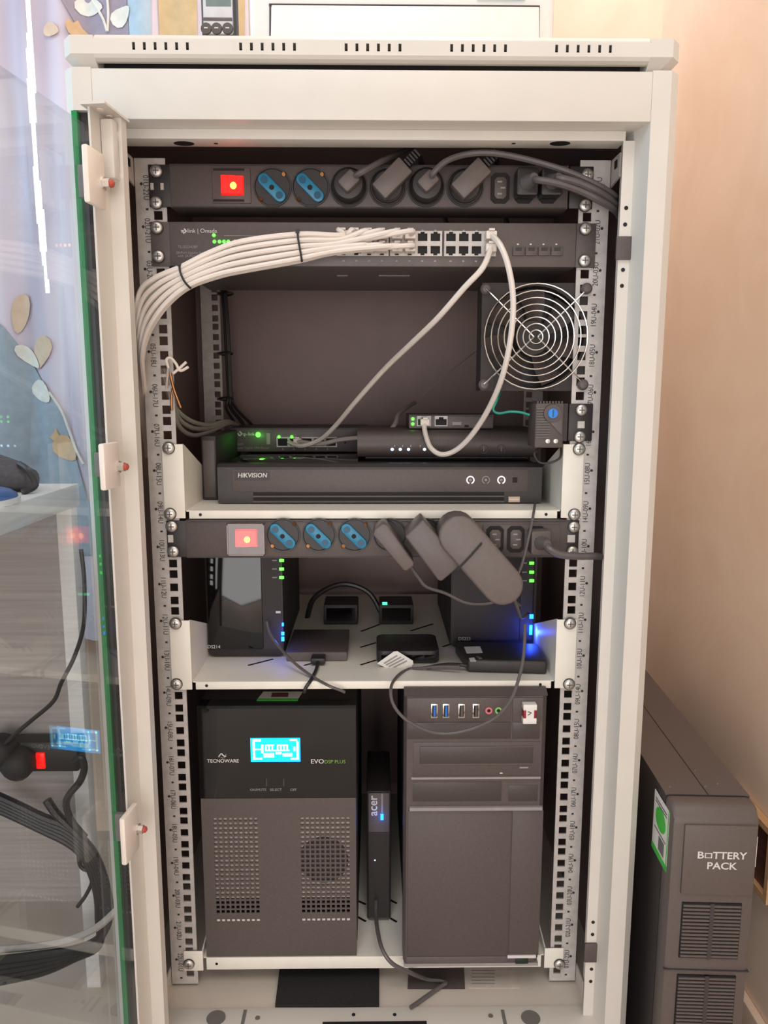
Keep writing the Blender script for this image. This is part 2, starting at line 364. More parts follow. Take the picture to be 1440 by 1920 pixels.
# rails
U = 0.04445
hz = [-(k*U+h) for k in range(22) for h in (0.00635, 0.022225, 0.0381)]
def rail(s, y, front):
    hx = s*0.2340 if front else s*0.2480
    x0, x1 = sorted((s*0.2575, s*0.2245)) if front else sorted((s*0.2700, s*0.2400))
    mb = MB().plate(x0, x1, -0.9865, 0.008, y, y+0.002, [(hx-0.0047, hx+0.0047, z-0.0047, z+0.0047) for z in hz])
    xo = s*(0.2575 if front else 0.27); mb.box(min(xo, xo-s*0.002), max(xo, xo-s*0.002), y+0.002, y+0.04, -0.9865, 0.008)
    r = mb.build('mounting_rail', 'zinc', rack)
    if front:
        mk = None; dt = None
        for k in range(1, 23):
            zc = -(k-0.5)*U
            s_ = f'{k:02d}U-{23-k:02d}U' if s < 0 else f'{23-k:02d}U-{k:02d}U'
            text(s_, 0.0085, (s*0.2462, y-0.0003, zc), 'ink', r, name='unit_number', rot=s*math.pi/2, sx=0.82)
            wm, wd_ = (s*0.2456, y-0.0001, -k*U), (s*0.2508, y-0.0001, zc+0.004)
            if mk: part_copy(mk, wm, r); part_copy(dt, wd_, r)
            else:
                mk = B(wm[0]-0.0014, wm[0]+0.0014, y-0.0003, y, wm[2]-0.0011, wm[2]+0.0011).build('unit_mark', 'ink', r, origin=wm)
                dt = MB().cyl((wd_[0], y-0.0003, wd_[2]), (wd_[0], y, wd_[2]), 0.0016, 10).build('rail_pinhole', 'ink', r, origin=wd_)
    return r
rail(-1, 0, True); rail(1, 0, True); rail(-1, 0.36, False); rail(1, 0.36, False)
# door, opened 97 degrees
TH = math.radians(-7); DN = Vector((math.cos(TH), math.sin(TH), 0)); DE = Vector((math.sin(TH), -math.cos(TH), 0)); DH = Vector((-0.2563, -0.085, 0))
def D(s, n, z): return DH+DE*s+DN*n+Vector((0, 0, z))
def dbox(s0, s1, n0, n1, z0, z1): return MB().obox(D(s0, n0, z0), DE*(s1-s0), DN*(n1-n0), (0, 0, z1-z0))
door = dbox(0.012, 0.52, -0.005, 0, -1.02, 0.0).build('door', 'door_glass', rack); door['label'] = 'tinted glass pane of the open door'
st = MB().prism([(0.060, 0.010), (0.060, 0.012), (0.029, 0.012), (0.029, 0.0265), (0.018, 0.0265), (0.018, 0.0245), (0.027, 0.0245), (0.027, 0.010)],
                lambda p, t: tuple(D(p[0], p[1], t)), -1.02, 0.012)
st.build('door_stile', 'paint', door)
dbox(0.016, 0.066, 0.006, 0.029, 0.010, 0.012).build('stile_cap', 'paint', door)
for s_, z in ((0.052, 0.0093), (0.034, 0.0093)): MB().cyl(D(s_, 0.018, z), D(s_, 0.018, z+0.001), 0.003, 12).build('cap_rivet', 'cream_plastic', door)
dbox(0.030, 0.042, 0.012, 0.024, -0.046, 0.006).build('hinge_block', 'paint', door, bevel=0.002)
for z in (0.0, -0.036): MB().cyl(D(0.034, 0.018, z-0.005), D(0.020, 0.018, z-0.005), 0.006, 14).build('hinge_pin', 'paint', door, smooth=True)
for (py0, py1, sh) in ((280, 366, 0), (818, 898, 0), (1490, 1582, 1)):
    zt, zb = {280: (-0.030, -0.078), 818: (-0.287, -0.330), 1490: (-0.655, -0.705)}[py0]
    pad = dbox(0.058, 0.090, 0.0165, 0.0225, zb, zt).build('clamp_pad', 'cream_plastic', door, bevel=0.002)
    dbox(0.060, 0.066, 0.0, 0.0165, zb+0.010, zt-0.010).build('clamp_spacer', 'grey_plastic', door, bevel=0.001)
    zc = (zb+zt)/2-0.002
    MB().lathe(D(0.062, 0.0225, zc), DN, [(0.006, 0), (0.006, 0.0012), (0.0045, 0.0012), (0.0045, 0.006)], 6).build('nut', 'steel', door)
    MB().lathe(D(0.062, 0.0285, zc), DN, [(0.0033, 0), (0.0033, 0.0025), (0.001, 0.004)], 12).build('bolt_tip', 'red_cap', door, smooth=True)
zt = -0.972
dbox(0.040, 0.075, 0.0165, 0.026, -1.02, -0.976).build('hinge_block', 'cream_plastic', door, bevel=0.002)
dbox(0.022, 0.038, 0.014, 0.026, -1.02, -0.978).build('hinge_block', 'paint', door, bevel=0.002)

# ------------------------------------------------------------------ screws (one mesh shared by all)
SC = {}
def screw(parent, x, z, y=-0.004, ring=True):
    if 'h' not in SC:
        mb = MB().lathe((0, 0, 0), (0, -1, 0), [(0.0064, 0.0), (0.0064, 0.0014), (0.0056, 0.0024), (0.0034, 0.0030), (0.0001, 0.0032)], 18)
        h = mb.build('screw', 'steel', parent, smooth=True, origin=(0, 0, 0)); SC['h'] = h
        o = h
        w = MB().lathe((0, 0, 0), (0, -1, 0), [(0.0072, -0.0006), (0.0072, 0.0004)], 18).build('washer', 'ink', o, origin=(0, 0, 0)); SC['w'] = w
        c = B(-0.0034, 0.0034, -0.0034, -0.0026, -0.0006, 0.0006).box(-0.0006, 0.0006, -0.0034, -0.0026, -0.0034, 0.0034).build('cross_recess', 'plug_grey', o, origin=(0, 0, 0)); SC['c'] = c
        for q in (h,): WP[q.name] = Vector((x, y, z)); q.location = Vector((x, y, z))-WP[parent.name]
        for q in (w, c): q.location = (0, 0, 0); WP[q.name] = Vector((x, y, z))
        return h
    h = part_copy(SC['h'], (x, y, z), parent)
    part_copy(SC['w'], (x, y, z), h); part_copy(SC['c'], (x, y, z), h)
    return h
def screw_px(parent, px, py, y=-0.004):
    p = at(px, py, y); return screw(parent, p.x, p.z, y)

# ------------------------------------------------------------------ power strips
def schuko(parent, px, py, y, r=0.0205, bar=True):
    p = at(px, py, y)
    o = MB().lathe((p.x, y+0.001, p.z), (0, -1, 0), [(r, 0), (r, 0.0022), (r-0.0015, 0.0022), (r-0.0022, 0.0010), (0.0001, 0.0010)], 28).build('socket', 'black', parent, smooth=True)
    if bar:
        b = MB().py(stadium(p.x-0.0005, p.z-0.001, 0.0365, 0.0062, -math.pi/4), y-0.0035, y+0.001).build('blue_insert', 'blue_plastic', o, bevel=0.0008)
        # pin holes
        mb = MB()
        for d in (-0.0112, 0, 0.0112):
            c = (p.x-0.0005+d*math.cos(math.pi/4), p.z-0.001-d*math.sin(math.pi/4))
            if d: MB().cyl((c[0], y-0.0037, c[1]), (c[0], y-0.003, c[1]), 0.0040, 12).build('pin_hole', 'blue_dark', o)
            else: MB().cyl((c[0], y-0.0037, c[1]), (c[0], y-0.003, c[1]), 0.0028, 12).build('pin_hole', 'hole', o)
        for s in (-1, 1):
            MB().cyl((p.x+s*0.0125, y-0.003, p.z+s*0.0125), (p.x+s*0.0135, y-0.001, p.z+s*0.0135), 0.0022, 8).build('earth_contact', 'gold', o)
    return o
def iec_socket(parent, px, py, y, w=0.020, h=0.031):
    p = at(px, py, y); c = 0.004
    oc = lambda w, h, c: [(p.x-w/2+c, p.z-h/2), (p.x+w/2-c, p.z-h/2), (p.x+w/2, p.z-h/2+c), (p.x+w/2, p.z+h/2-c), (p.x+w/2-c, p.z+h/2), (p.x-w/2+c, p.z+h/2), (p.x-w/2, p.z+h/2-c), (p.x-w/2, p.z-h/2+c)]
    o = MB().py(oc(w, h, c), y-0.0012, y+0.002).build('outlet', 'hole', parent)
    MB().py(oc(w-0.0065, h-0.0085, 0.003), y-0.0022, y).build('outlet_core', 'charcoal', o, bevel=0.0006)
    for dx, dz in ((-0.001, 0.0062), (0.0025, 0), (-0.001, -0.0062)):
        B(p.x+dx-0.0025, p.x+dx+0.0025, y-0.0024, y-0.002, p.z+dz-0.0008, p.z+dz+0.0008).build('contact_slot', 'print_dim', o)
    return o
def strip(lab, y0px, y1px, ear_l, ear_r, x0, x1, Y):
    a = R(x0, y0px, x1, y1px, Y)
    t = thing('power_strip', lab, 'power strip', ((a[0]+a[1])/2, Y+0.03, a[2]))
    B(a[0], a[1], Y, Y+0.045, a[2], a[3]).build('body', 'charcoal', t, bevel=0.0015)
    B(a[0]+0.002, a[1]-0.002, Y-0.0006, Y, a[2]+0.0005, a[2]+0.0016).build('seam', 'black', t)
    B(a[0]+0.002, a[1]-0.002, Y-0.0006, Y, a[3]-0.0022, a[3]-0.0014).build('seam', 'black', t)
    for e0, e1 in (ear_l, ear_r):
        b = R(e0, y0px, e1, y1px, -0.003)
        B(b[0], b[1], -0.0032, -0.0005, a[2]+0.001, a[3]-0.001).build('ear', 'black', t, bevel=0.0005)
    return t, a
pdu1, a1 = strip('upper black rack power strip with two free blue sockets and plugs', 308, 391, (279, 322), (1068, 1112), 318, 1066, -0.004)
for px_, py_ in ((293, 321), (293, 380), (1101, 328), (1097, 385)): screw_px(pdu1, px_, py_)
for px_, w in ((285, 5), (304, 5)):
    b = R(px_-3, 343, px_+3, 356, -0.0034); B(b[0], b[1], -0.0036, -0.003, b[2], b[3]).build('ear_slot', 'zinc', pdu1)
b = R(398, 315, 470, 381, -0.005); B(b[0], b[1], -0.0055, -0.003, b[2], b[3]).build('switch_plate', 'charcoal', pdu1, bevel=0.0008)
for yy in (318, 376):
    b = R(400, yy-2, 458, yy+2, -0.0055); B(b[0], b[1], -0.006, -0.005, b[2], b[3]).build('plate_slot', 'hole', pdu1)
def red_switch(parent, x0, y0, x1, y1, Y):
    b = R(x0, y0, x1, y1, Y)
    s = MB().rings([[(b[0], Y+0.003, b[2]), (b[1], Y+0.003, b[2]), (b[1], Y+0.003, b[3]), (b[0], Y+0.003, b[3])],
                    [(b[0]+0.001, Y-0.004, b[2]+0.001), (b[1]-0.001, Y-0.001, b[2]+0.001), (b[1]-0.001, Y-0.001, b[3]-0.001), (b[0]+0.001, Y-0.004, b[3]-0.001)]]).build('rocker_switch', 'neon_red', parent)
    s['label'] = 'glowing red rocker switch'
    c = ((b[0]+b[1])/2+0.001, (b[2]+b[3])/2-0.001)
    MB().lathe((c[0], Y-0.0022, c[1]), (0, -1, 0), [(0.0040, 0), (0.002, 0.0014), (0.0001, 0.0018)], 10).build('neon_lamp', 'neon_core', s)
    l = bpy.data.lights.new('neon_glow', 'POINT'); l.energy = 0.005; l.color = (1, 0.1, 0.05); l.shadow_soft_size = 0.01
    o = bpy.data.objects.new('neon_glow', l); col.objects.link(o); o.parent = s; o.location = (0, -0.014, 0)
red_switch(pdu1, 414, 328, 457, 366, -0.007)
socks1 = [511, 582.5, 654, 727, 799, 872]
for i, px_ in enumerate(socks1): schuko(pdu1, px_, 351, -0.005, bar=i < 2)
for px_ in (938, 983, 1028): iec_socket(pdu1, px_, 353, -0.005)

pdu2, a2 = strip('lower black rack power strip with a clear cover over its red switch', 975, 1046, (313, 350), (1062, 1085), 348, 1064, -0.004)
for px_, py_ in ((322, 987), (325, 1034), (1076, 988), (1073, 1034)): screw_px(pdu2, px_, py_)
red_switch(pdu2, 441, 993, 482, 1026, -0.006)
b = R(426, 982, 496, 1041, -0.013)
cv = MB().box(b[0], b[1], -0.0145, -0.0135, b[2], b[3])
for z in (b[2], b[3]-0.0012): cv.box(b[0], b[1], -0.0135, -0.005, z, z+0.0012)
for x in (b[0], b[1]-0.0012): cv.box(x, x+0.0012, -0.0135, -0.005, b[2], b[3])
cv.build('clear_cover', 'clear_cover', pdu2)
rim = MB()
for z in (b[2], b[3]-0.0013): rim.box(b[0], b[1], -0.0152, -0.0145, z, z+0.0013)
for x in (b[0], b[1]-0.0013): rim.box(x, x+0.0013, -0.0152, -0.0145, b[2], b[3])
rim.build('cover_rim', 'print_dim', pdu2)
for i, px_ in enumerate((531, 598, 664.5, 731, 798, 865)): schuko(pdu2, px_, 1003, -0.005, r=0.0198, bar=i < 3)
b = R(905, 984, 1050, 1038, -0.005); B(b[0], b[1], -0.0052, -0.003, b[2], b[3]).build('outlet_panel', 'charcoal', pdu2, bevel=0.0005)
for px_ in (928, 967, 1006): iec_socket(pdu2, px_, 1011, -0.0055)
b = R(315, 1003, 325, 1017, -0.0034); B(b[0], b[1], -0.0036, -0.003, b[2], b[3]).build('ear_slot', 'zinc', pdu2)
b = R(1064, 1003, 1078, 1017, -0.0034); B(b[0], b[1], -0.0036, -0.003, b[2], b[3]).build('ear_slot', 'zinc', pdu2)

def plug_dir(a, mat='cable_grey'): pass
def schuko_plug(px, py, lab, cable_pts, flat=False, cmat='cable_grey', r=0.0032):
    p = at(px, py, -0.006)
    t = thing('power_plug', lab, 'plug', (p.x, -0.02, p.z), 'plugs in the upper power strip')
    if flat:      # flat angled plug with its body turned to the upper right
        u = Vector((0.72, 0, 0.69)); v = Vector((-0.69, 0, 0.72))
        MB().lathe((p.x, -0.004, p.z), (0, -1, 0), [(0.0172, 0), (0.0172, 0.006), (0.015, 0.008)], 22).build('plug_base', 'black', t, smooth=True)
        o = Vector((p.x, -0.026, p.z))-u*0.014-v*0.0105
        MB().obox(o, u*0.040, (0, 0.015, 0), v*0.021).build('body', 'plug_grey', t, bevel=0.002)
        rg = MB()
        for i in range(5): rg.obox(o+u*(0.041+i*0.0035)+v*0.006, u*0.002, (0, 0.010, 0), v*0.009)
        rg.build('strain_relief', 'cable_black', t)
        MB().tube([o+u*0.04+v*0.0105+Vector((0, 0.006, 0)), o+u*0.060+v*0.011+Vector((0, 0.024, 0)), (p.x+0.050, 0.09, 0.004), (p.x+0.09, 0.25, -0.010)], 0.0034).build('cord', 'cable_black', t, smooth=True)
    else:
        MB().lathe((p.x, -0.004, p.z), (0, -1, 0), [(0.0178, 0), (0.0178, 0.010), (0.0150, 0.014), (0.0110, 0.015)], 24).build('plug_base', 'black', t, smooth=True)
        o = Vector((p.x, -0.018, p.z)); u = Vector((0.72, 0, 0.69)); v = Vector((-0.69, 0, 0.72))
        MB().obox(o-u*0.009-v*0.008+Vector((0, -0.012, 0)), u*0.020, (0, 0.013, 0), v*0.016).build('body', 'plug_grey', t, bevel=0.003)
        MB().tube([(p.x+0.006, -0.026, p.z+0.005)]+cable_pts, r).build('cord', cmat, t, smooth=True)
    return t
schuko_plug(654, 350, 'dark round plug with a grey cord rising right, third socket of the upper strip',
            [at(680, 322, -0.035), at(715, 303, -0.02), at(752, 286, 0.02), at(800, 262, 0.10)])
schuko_plug(727, 350, 'flat grey angled plug in the fourth socket, left one of two alike', None, flat=True)
schuko_plug(799, 350, 'round black plug whose cord arches over the flat plug on its right',
            [at(812, 325, -0.035), at(835, 303, -0.035), at(872, 290, -0.03), at(920, 287, -0.03), at(975, 296, -0.03), at(1035, 312, -0.035), at(1085, 330, -0.035), at(1130, 352, -0.03), at(1158, 372, -0.01), at(1172, 395, 0.06)])
schuko_plug(872, 350, 'flat grey angled plug in the sixth socket beside the free outlet', None, flat=True)
def iec_plug(px, py, Y, lab, pts, grp, r=0.0036, mat='cable_black', cmat='cable_grey'):
    p = at(px, py, Y)
    t = thing('power_plug', lab, 'plug', (p.x, Y-0.01, p.z), grp)
    MB().py(rrect(p.x-0.0115, p.x+0.0115, p.z-0.014, p.z+0.014, 0.003), Y-0.020, Y).build('body', mat, t, bevel=0.002)
    MB().lathe((p.x, Y-0.018, p.z), (0.35, -1, 0.05), [(0.009, 0), (0.0065, 0.008), (0.005, 0.014)], 14).build('strain_relief', cmat, t, smooth=True)
    MB().tube([(p.x+0.003, Y-0.026, p.z)]+pts, r).build('cord', cmat, t, smooth=True)
    return t
iec_plug(983, 349, -0.006, 'dark plug next to the free outlet, its grey cord running down right', [at(1012, 338, -0.045), at(1045, 344, -0.045), at(1085, 357, -0.04), at(1125, 377, -0.035), at(1156, 398, -0.01), at(1175, 440, 0.06)], 'plugs in the upper power strip', cmat='cable_grey')
iec_plug(1028, 349, -0.006, 'dark plug at the right end of the upper power strip', [at(1050, 334, -0.045), at(1085, 343, -0.042), at(1125, 362, -0.035), at(1158, 388, -0.01), at(1180, 430, 0.06)], 'plugs in the upper power strip', cmat='cable_grey')
iec_plug(1008, 1012, -0.006, 'dark plug in the right outlet of the lower strip with a thick cord', [at(1030, 1030, -0.040), at(1050, 1040, -0.042), at(1085, 1043, -0.04), at(1118, 1043, -0.03), at(1150, 1047, 0.03)], None, r=0.0042, mat='charcoal')

# wall-wart adapters on the lower strip
def adapter(lab, quad, Y0, Y1, mat, cable, r=0.004, holder=None, rc=0.002):
    c = at(sum(q[0] for q in quad)/len(quad), sum(q[1] for q in quad)/len(quad), Y0)
    t = thing('power_adapter', lab, 'power adapter', (c.x, (Y0+Y1)/2, c.z-0.02), 'adapters on the lower power strip')
    P = [at(q[0], q[1], Y0) for q in quad]
    MB().py([(p.x, p.z) for p in P], Y0, Y1).build('body', mat, t, bevel=r, seg=3)
    yn = -0.024 if Y1 < -0.05 else Y1-0.001
    MB().lathe((c.x-0.008, yn, c.z+0.012), (0, 1, 0), [(0.012, 0), (0.012, -0.0045-yn)], 16).build('plug_neck', 'black', t)
    if cable: MB().tube(cable, rc).build('cord', 'cable_grey', t, smooth=True)
    return t
adapter('slim grey power adapter, leftmost of the three on the lower strip', [(699, 1003), (703, 992), (717, 982), (726, 984), (777, 1055), (776, 1062), (763, 1071), (757, 1070)], -0.045, -0.008, 'plug_grey',
        [at(770, 1062, -0.03), at(785, 1083, -0.03), at(800, 1100, -0.03), at(835, 1112, -0.03), at(875, 1130, -0.03), at(915, 1131, -0.03), at(950, 1122, -0.03), at(975, 1135, 0.0)])
adapter('squarish dark grey power adapter, middle one on the lower strip', [(759, 1006), (793, 974), (864, 1053), (864, 1060), (829, 1090), (822, 1089)], -0.058, -0.008, 'gunmetal', None)
p0, p1 = at(862, 1006, -0.062), at(943, 1098, -0.062)
t = adapter('long rounded grey power adapter with a dark tie band around it', [(862, 1006)]+[(900, 1050)]+[(943, 1098)], -0.062, -0.061, 'plug_grey', [at(960, 1112, -0.05), at(970, 1138, -0.03), at(977, 1158, 0.0), at(990, 1150, 0.05)])
for c in [c for c in t.children if c.name.startswith('body')]: bpy.data.objects.remove(c)
L_ = (p1-p0).length
MB().py(stadium((p0.x+p1.x)/2, (p0.z+p1.z)/2, L_+0.046, 0.0225, math.atan2(p1.z-p0.z, p1.x-p0.x), 10), -0.062, -0.022).build('body', 'plug_grey', t, bevel=0.003, seg=3)
MB().tube([at(857, 1069, -0.064), at(880, 1045, -0.0645), at(903, 1019, -0.064)], 0.0011, sub=3).build('tie_band', 'cable_black', t)
MB().tube([at(903, 1019, -0.063), at(897, 1005, -0.05), at(893, 985, -0.03)], 0.0010).build('tie_band', 'cable_grey', t)

# ------------------------------------------------------------------ network switch
SY = -0.004
sw = thing('network_switch', 'grey rack network switch with white cables plugged into its ports', 'network switch', (0, 0.1, -0.105))
b = R(318, 417, 1080, 500, SY); SX0, SX1, SZ0, SZ1 = b
B(SX0, SX1, SY, 0.20, SZ0, SZ1).build('body', 'gunmetal', sw, bevel=0.001)
for e0, e1 in ((283, 319), (1080, 1117)):
    e = R(e0, 417, e1, 499, -0.003); B(e[0], e[1], -0.0032, -0.0005, SZ0, SZ1).build('ear', 'charcoal', sw, bevel=0.0005)
for px_, py_ in ((294, 427), (297, 481), (1098, 429), (1096, 489)): screw_px(sw, px_, py_)
def txt(s, px_, py_, Y, h, mat, parent, **k):
    p = at(px_, py_, Y); return text(s, h, (p.x, Y, p.z), mat, parent, **k)
txt('tp-link | Omada', 373, 433, SY-0.0004, 0.0062, 'print', sw)
MB().tube([at(345, 429, SY-0.0004), at(349, 433, SY-0.0004), at(345, 437, SY-0.0004), at(342, 432, SY-0.0004)], 0.0007, sub=3).build('logo_mark', 'print', sw)
txt('TL-SG2428P', 352, 463, SY-0.0004, 0.0042, 'print_dim', sw)
txt('24-Port Gigabit Smart Switch', 369, 474, SY-0.0004, 0.0038, 'print_dim', sw); txt('with 24-Port PoE+', 358, 480, SY-0.0004, 0.0038, 'print_dim', sw)
b = R(420, 441.5, 500, 442.5, SY-0.0004); B(b[0], b[1], SY-0.0005, SY, b[2], b[3]).build('print_line', 'print_dim', sw)
for px_, py_, m in [(401, 441, 'led_green')]+[(x, 453, 'led_green') for x in (402, 411.5, 420, 428)]+[(441, 453, 'led_orange'), (450.5, 453, 'led_orange'), (420, 463, 'led_green'), (427, 462, 'led_orange')]:
    p = at(px_, py_, SY); MB().lathe((p.x, SY, p.z), (0, -1, 0), [(0.0019, 0), (0.0014, 0.0008), (0.0001, 0.0010)], 8).build('led', m, sw)
PORTS = {}
for blk in range(3):
    cols = [643+101*blk+24*i+(1 if blk == 0 else 0) for i in range(4)]
    x0, x1 = at(cols[0]-12.5, 456, SY).x, at(cols[3]+12.5, 456, SY).x; z1, z0 = at(800, 434, SY).z, at(800, 481, SY).z
    zm = (z0+z1)/2; hol = []
    for i, c in enumerate(cols):
        xc = at(c, 456, SY).x
        for zc, up in (((zm+z1)/2, 1), ((zm+z0)/2, -1)):
            hol.append((xc-0.0052, xc+0.0052, zc-0.0040, zc+0.0040)); hol.append((xc-0.0022, xc+0.0022, zc+0.0040, zc+0.0058) if up > 0 else (xc-0.0022, xc+0.0022, zc-0.0058, zc-0.0040))
            PORTS[(blk*4+i, 0 if up > 0 else 1)] = (xc, zc)
    B(x0+0.001, x1-0.001, SY-0.0009, SY-0.0003, z0+0.001, z1-0.001).build('port_cavity', 'hole', sw)
    MB().plate(x0, x1, z0, z1, SY-0.0030, SY-0.0010, hol).build('port_block', 'chrome' if False else 'zinc', sw)
for (c, rrow), (xc, zc) in PORTS.items():
    p = at(0, 429 if rrow == 0 else 487, SY)
    B(xc-0.0012, xc+0.0012, SY-0.0004, SY, p.z-0.0008, p.z+0.0008).build('port_mark', 'print_dim', sw)
for i in range(4):
    b = R(961+24*i, 463, 983+24*i, 480, SY); B(b[0], b[1], SY-0.0020, SY, b[2], b[3]).build('fibre_slot', 'charcoal', sw, bevel=0.0006)
    B(b[0]+0.003, b[1]-0.003, SY-0.0026, SY-0.002, b[3]-0.004, b[3]-0.001).build('slot_tab', 'black', sw)
    p = at(971+24*i, 458, SY); B(p.x-0.001, p.x+0.001, SY-0.0004, SY, p.z-0.0007, p.z+0.0007).build('port_mark', 'print', sw)
# vent slits under the switch body
for px0, px1 in ((632, 652), (710, 768)):
    p, q = atz(px0, 517, SZ0), atz(px1, 517, SZ0); B(p.x, q.x, p.y-0.004, p.y+0.004, SZ0-0.0006, SZ0+0.0005).build('vent_slit', 'print_dim', sw)

# ------------------------------------------------------------------ white network cables
def rj45(parent, x, y, z, mat='cable_white', down=0):
    B(x-0.0058, x+0.0058, y-0.018, y+0.002, z-0.0042, z+0.0042).build('connector', mat, parent, bevel=0.001)
    B(x-0.003, x+0.003, y-0.020, y-0.004, z+0.0042, z+0.0062).build('latch', mat, parent)
order = [(0, 0), (1, 0), (2, 0), (3, 0), (4, 0), (5, 0), (2, 1), (3, 1), (4, 1), (5, 1)]
fan_names = ['first', 'second', 'third', 'fourth', 'fifth', 'sixth', 'seventh', 'eighth', 'ninth', 'tenth']
for i, key in enumerate(order):
    x, z = PORTS[key]; lay = i % 2; k = i//2         # five across, two layers
    t1 = -1+2*k/4.0+(0.18 if lay else 0)             # -1 top .. 1 bottom
    dy = 0.007*lay
    top = key[1] == 0
    pts = [(x, SY-0.016, z), (x-0.004, SY-0.030-0.002*k, z-0.001*(k-2))]
    px1 = at(x and 640-4*k, 455+13*t1+(4 if not top else 0), -0.040+dy)
    pts += [at(640-3*k, 456+15*t1, -0.042+dy), at(560, 462+23*t1, -0.048+dy), at(455, 474+22*t1+2*k, -0.050+dy), at(400+6*t1, 494+21*t1, -0.050+dy),
            at(346+6*t1, 518+18*t1, -0.050+dy), at(300+9*t1, 546+25*t1, -0.046+dy), at(270+8*t1, 583+34*t1, -0.040+dy), at(259+7*t1, 640+25*t1, -0.030+dy), at(262+6*t1, 700+10*t1, -0.012+dy*0.5), at(268+5*t1, 770, 0.02), at(275, 840+4*k, 0.05)]
    c = MB().tube(pts, 0.0028, n=8).build('network_cable', 'cable_white', None, smooth=True,
        lab=f'white network cable in the strapped bundle, {"upper" if top else "lower"} port row, {fan_names[key[0]]} port from the left', cat='cable', group='bundled white network cables')
    rj45(c, x, SY-0.0005, z)
def tie(lab, pts, r=0.0012, mat='cable_black', head=True):
    o = MB().tube(pts, r, n=6, sub=6, loop=True).build('cable_tie', mat, None, smooth=True, lab=lab, cat='cable tie', group='cable ties')
    if head:
        p = Vector(pts[0]); B(p.x-0.002, p.x+0.002, p.y-0.003, p.y+0.001, p.z-0.002, p.z+0.002).build('tie_head', mat, o)
tie('black cable tie around the white bundle in front of the switch', [at(558, 434, -0.050), at(559, 448, -0.0535), at(563, 470, -0.0535), at(566, 489, -0.050), at(563, 480, -0.034), at(558, 445, -0.034)])
tie('black cable tie around the white bundle beside the left rail', [at(337, 496, -0.050), at(338, 510, -0.0555), at(346, 528, -0.0555), at(357, 540, -0.050), at(350, 530, -0.036), at(340, 505, -0.036)])
def cable(lab, pts, r, mat, ends=(), cat='cable', group=None, name='network_cable'):
    o = MB().tube(pts, r).build(name, mat, None, smooth=True, lab=lab, cat=cat, group=group)
    for e in ends: rj45(o, *e)
    return o
x, z = PORTS[(11, 1)]
cable('white patch cable hanging diagonally from the switch down to the small router', [(x, SY-0.016, z), at(905, 502, -0.035), at(870, 540, -0.03), at(820, 597, -0.01), at(770, 645, 0.03), at(720, 693, 0.08), at(665, 755, 0.13), at(630, 797, 0.17), at(600, 824, 0.195), at(565, 836, 0.205), (at(541, 829, 0.22).x, 0.222, at(541, 829, 0.22).z)], 0.0032, 'cable_white', [(x, SY-0.0005, z)])
x, z = PORTS[(11, 0)]
cable('white patch cable bowing past the fan down to the small controller', [(x, SY-0.016, z), at(938, 460, -0.035), at(953, 500, -0.04), at(962, 560, -0.04), at(958, 630, -0.035), at(942, 705, -0.02), at(917, 765, 0.01), at(885, 815, 0.04), at(855, 844, 0.06), at(828, 852, 0.07), at(808, 840, 0.08), at(798, 815, 0.095), at(795, 795, 0.105)], 0.0032, 'cable_white', [(x, SY-0.0005, z), (at(796, 791, 0.118).x, 0.120, at(796, 791, 0.118).z)])
p = at(558, 827, 0.22)
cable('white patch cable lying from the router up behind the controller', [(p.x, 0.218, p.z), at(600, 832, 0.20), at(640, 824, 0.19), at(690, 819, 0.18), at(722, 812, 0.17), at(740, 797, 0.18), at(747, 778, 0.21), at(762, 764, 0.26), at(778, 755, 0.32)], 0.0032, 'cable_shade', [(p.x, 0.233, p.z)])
# cables dropping behind the left rail
for i, (dx, dy) in enumerate(((0, 0), (6, 12), (2, 26))):
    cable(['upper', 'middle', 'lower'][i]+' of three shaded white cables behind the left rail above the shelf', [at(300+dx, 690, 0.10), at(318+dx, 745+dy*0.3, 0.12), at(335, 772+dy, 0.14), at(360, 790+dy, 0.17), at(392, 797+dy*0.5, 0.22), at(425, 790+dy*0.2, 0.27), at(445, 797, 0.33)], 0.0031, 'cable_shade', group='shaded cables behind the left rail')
tw = MB().tube([at(316, 690, -0.006), at(312, 675, -0.008), at(320, 671, -0.008), at(330, 682, -0.008), at(338, 695, -0.01), at(353, 688, -0.012)], 0.0016).build('twist_tie', 'cream_plastic', None, smooth=True, lab='white knotted twist tie hanging on the left rail with two copper ends', cat='twist tie')
MB().tube([at(325, 700, -0.008), at(337, 690, -0.010), at(349, 679, -0.012)], 0.0016).build('tie_end', 'cream_plastic', tw, smooth=True)
MB().tube([at(315, 688, -0.006), at(314, 705, -0.008), at(312, 728, -0.008)], 0.0014).build('tie_end', 'cable_shade', tw, smooth=True)
MB().tube([at(319, 700, -0.006), at(326, 730, -0.008), at(339, 765, -0.010)], 0.0017).build('tie_end', 'gold', tw, smooth=True)
MB().tube([at(323, 728, -0.005), at(321, 750, -0.007), at(322, 770, -0.009)], 0.0014).build('tie_end', 'gold', tw, smooth=True)

# black cables strapped to the rear rail
for i in range(3):
    dx = (i-1)*3
    cable(f'{["left", "middle", "right"][i]} of three thin black cables strapped down the rear rail', [at(418+dx, 528, 0.352), at(424+dx, 600, 0.35), at(427+dx, 662, 0.35), at(431+dx, 740, 0.348), at(433+dx*3, 765, 0.345), at(438+(i*16), 790+i*2, 0.335), at(442+i*18, 806, 0.33)], 0.0024 if i != 1 else 0.003, 'cable_black', group='black cables on the rear rail')
for py_ in (551, 663, 748):
    tie({551: 'top', 663: 'middle', 748: 'bottom'}[py_]+' black cable tie holding the thin cables to the rear rail', [at(410, py_, 0.356), at(425, py_-3, 0.343), at(436, py_, 0.345), at(425, py_+3, 0.356)], 0.0016)

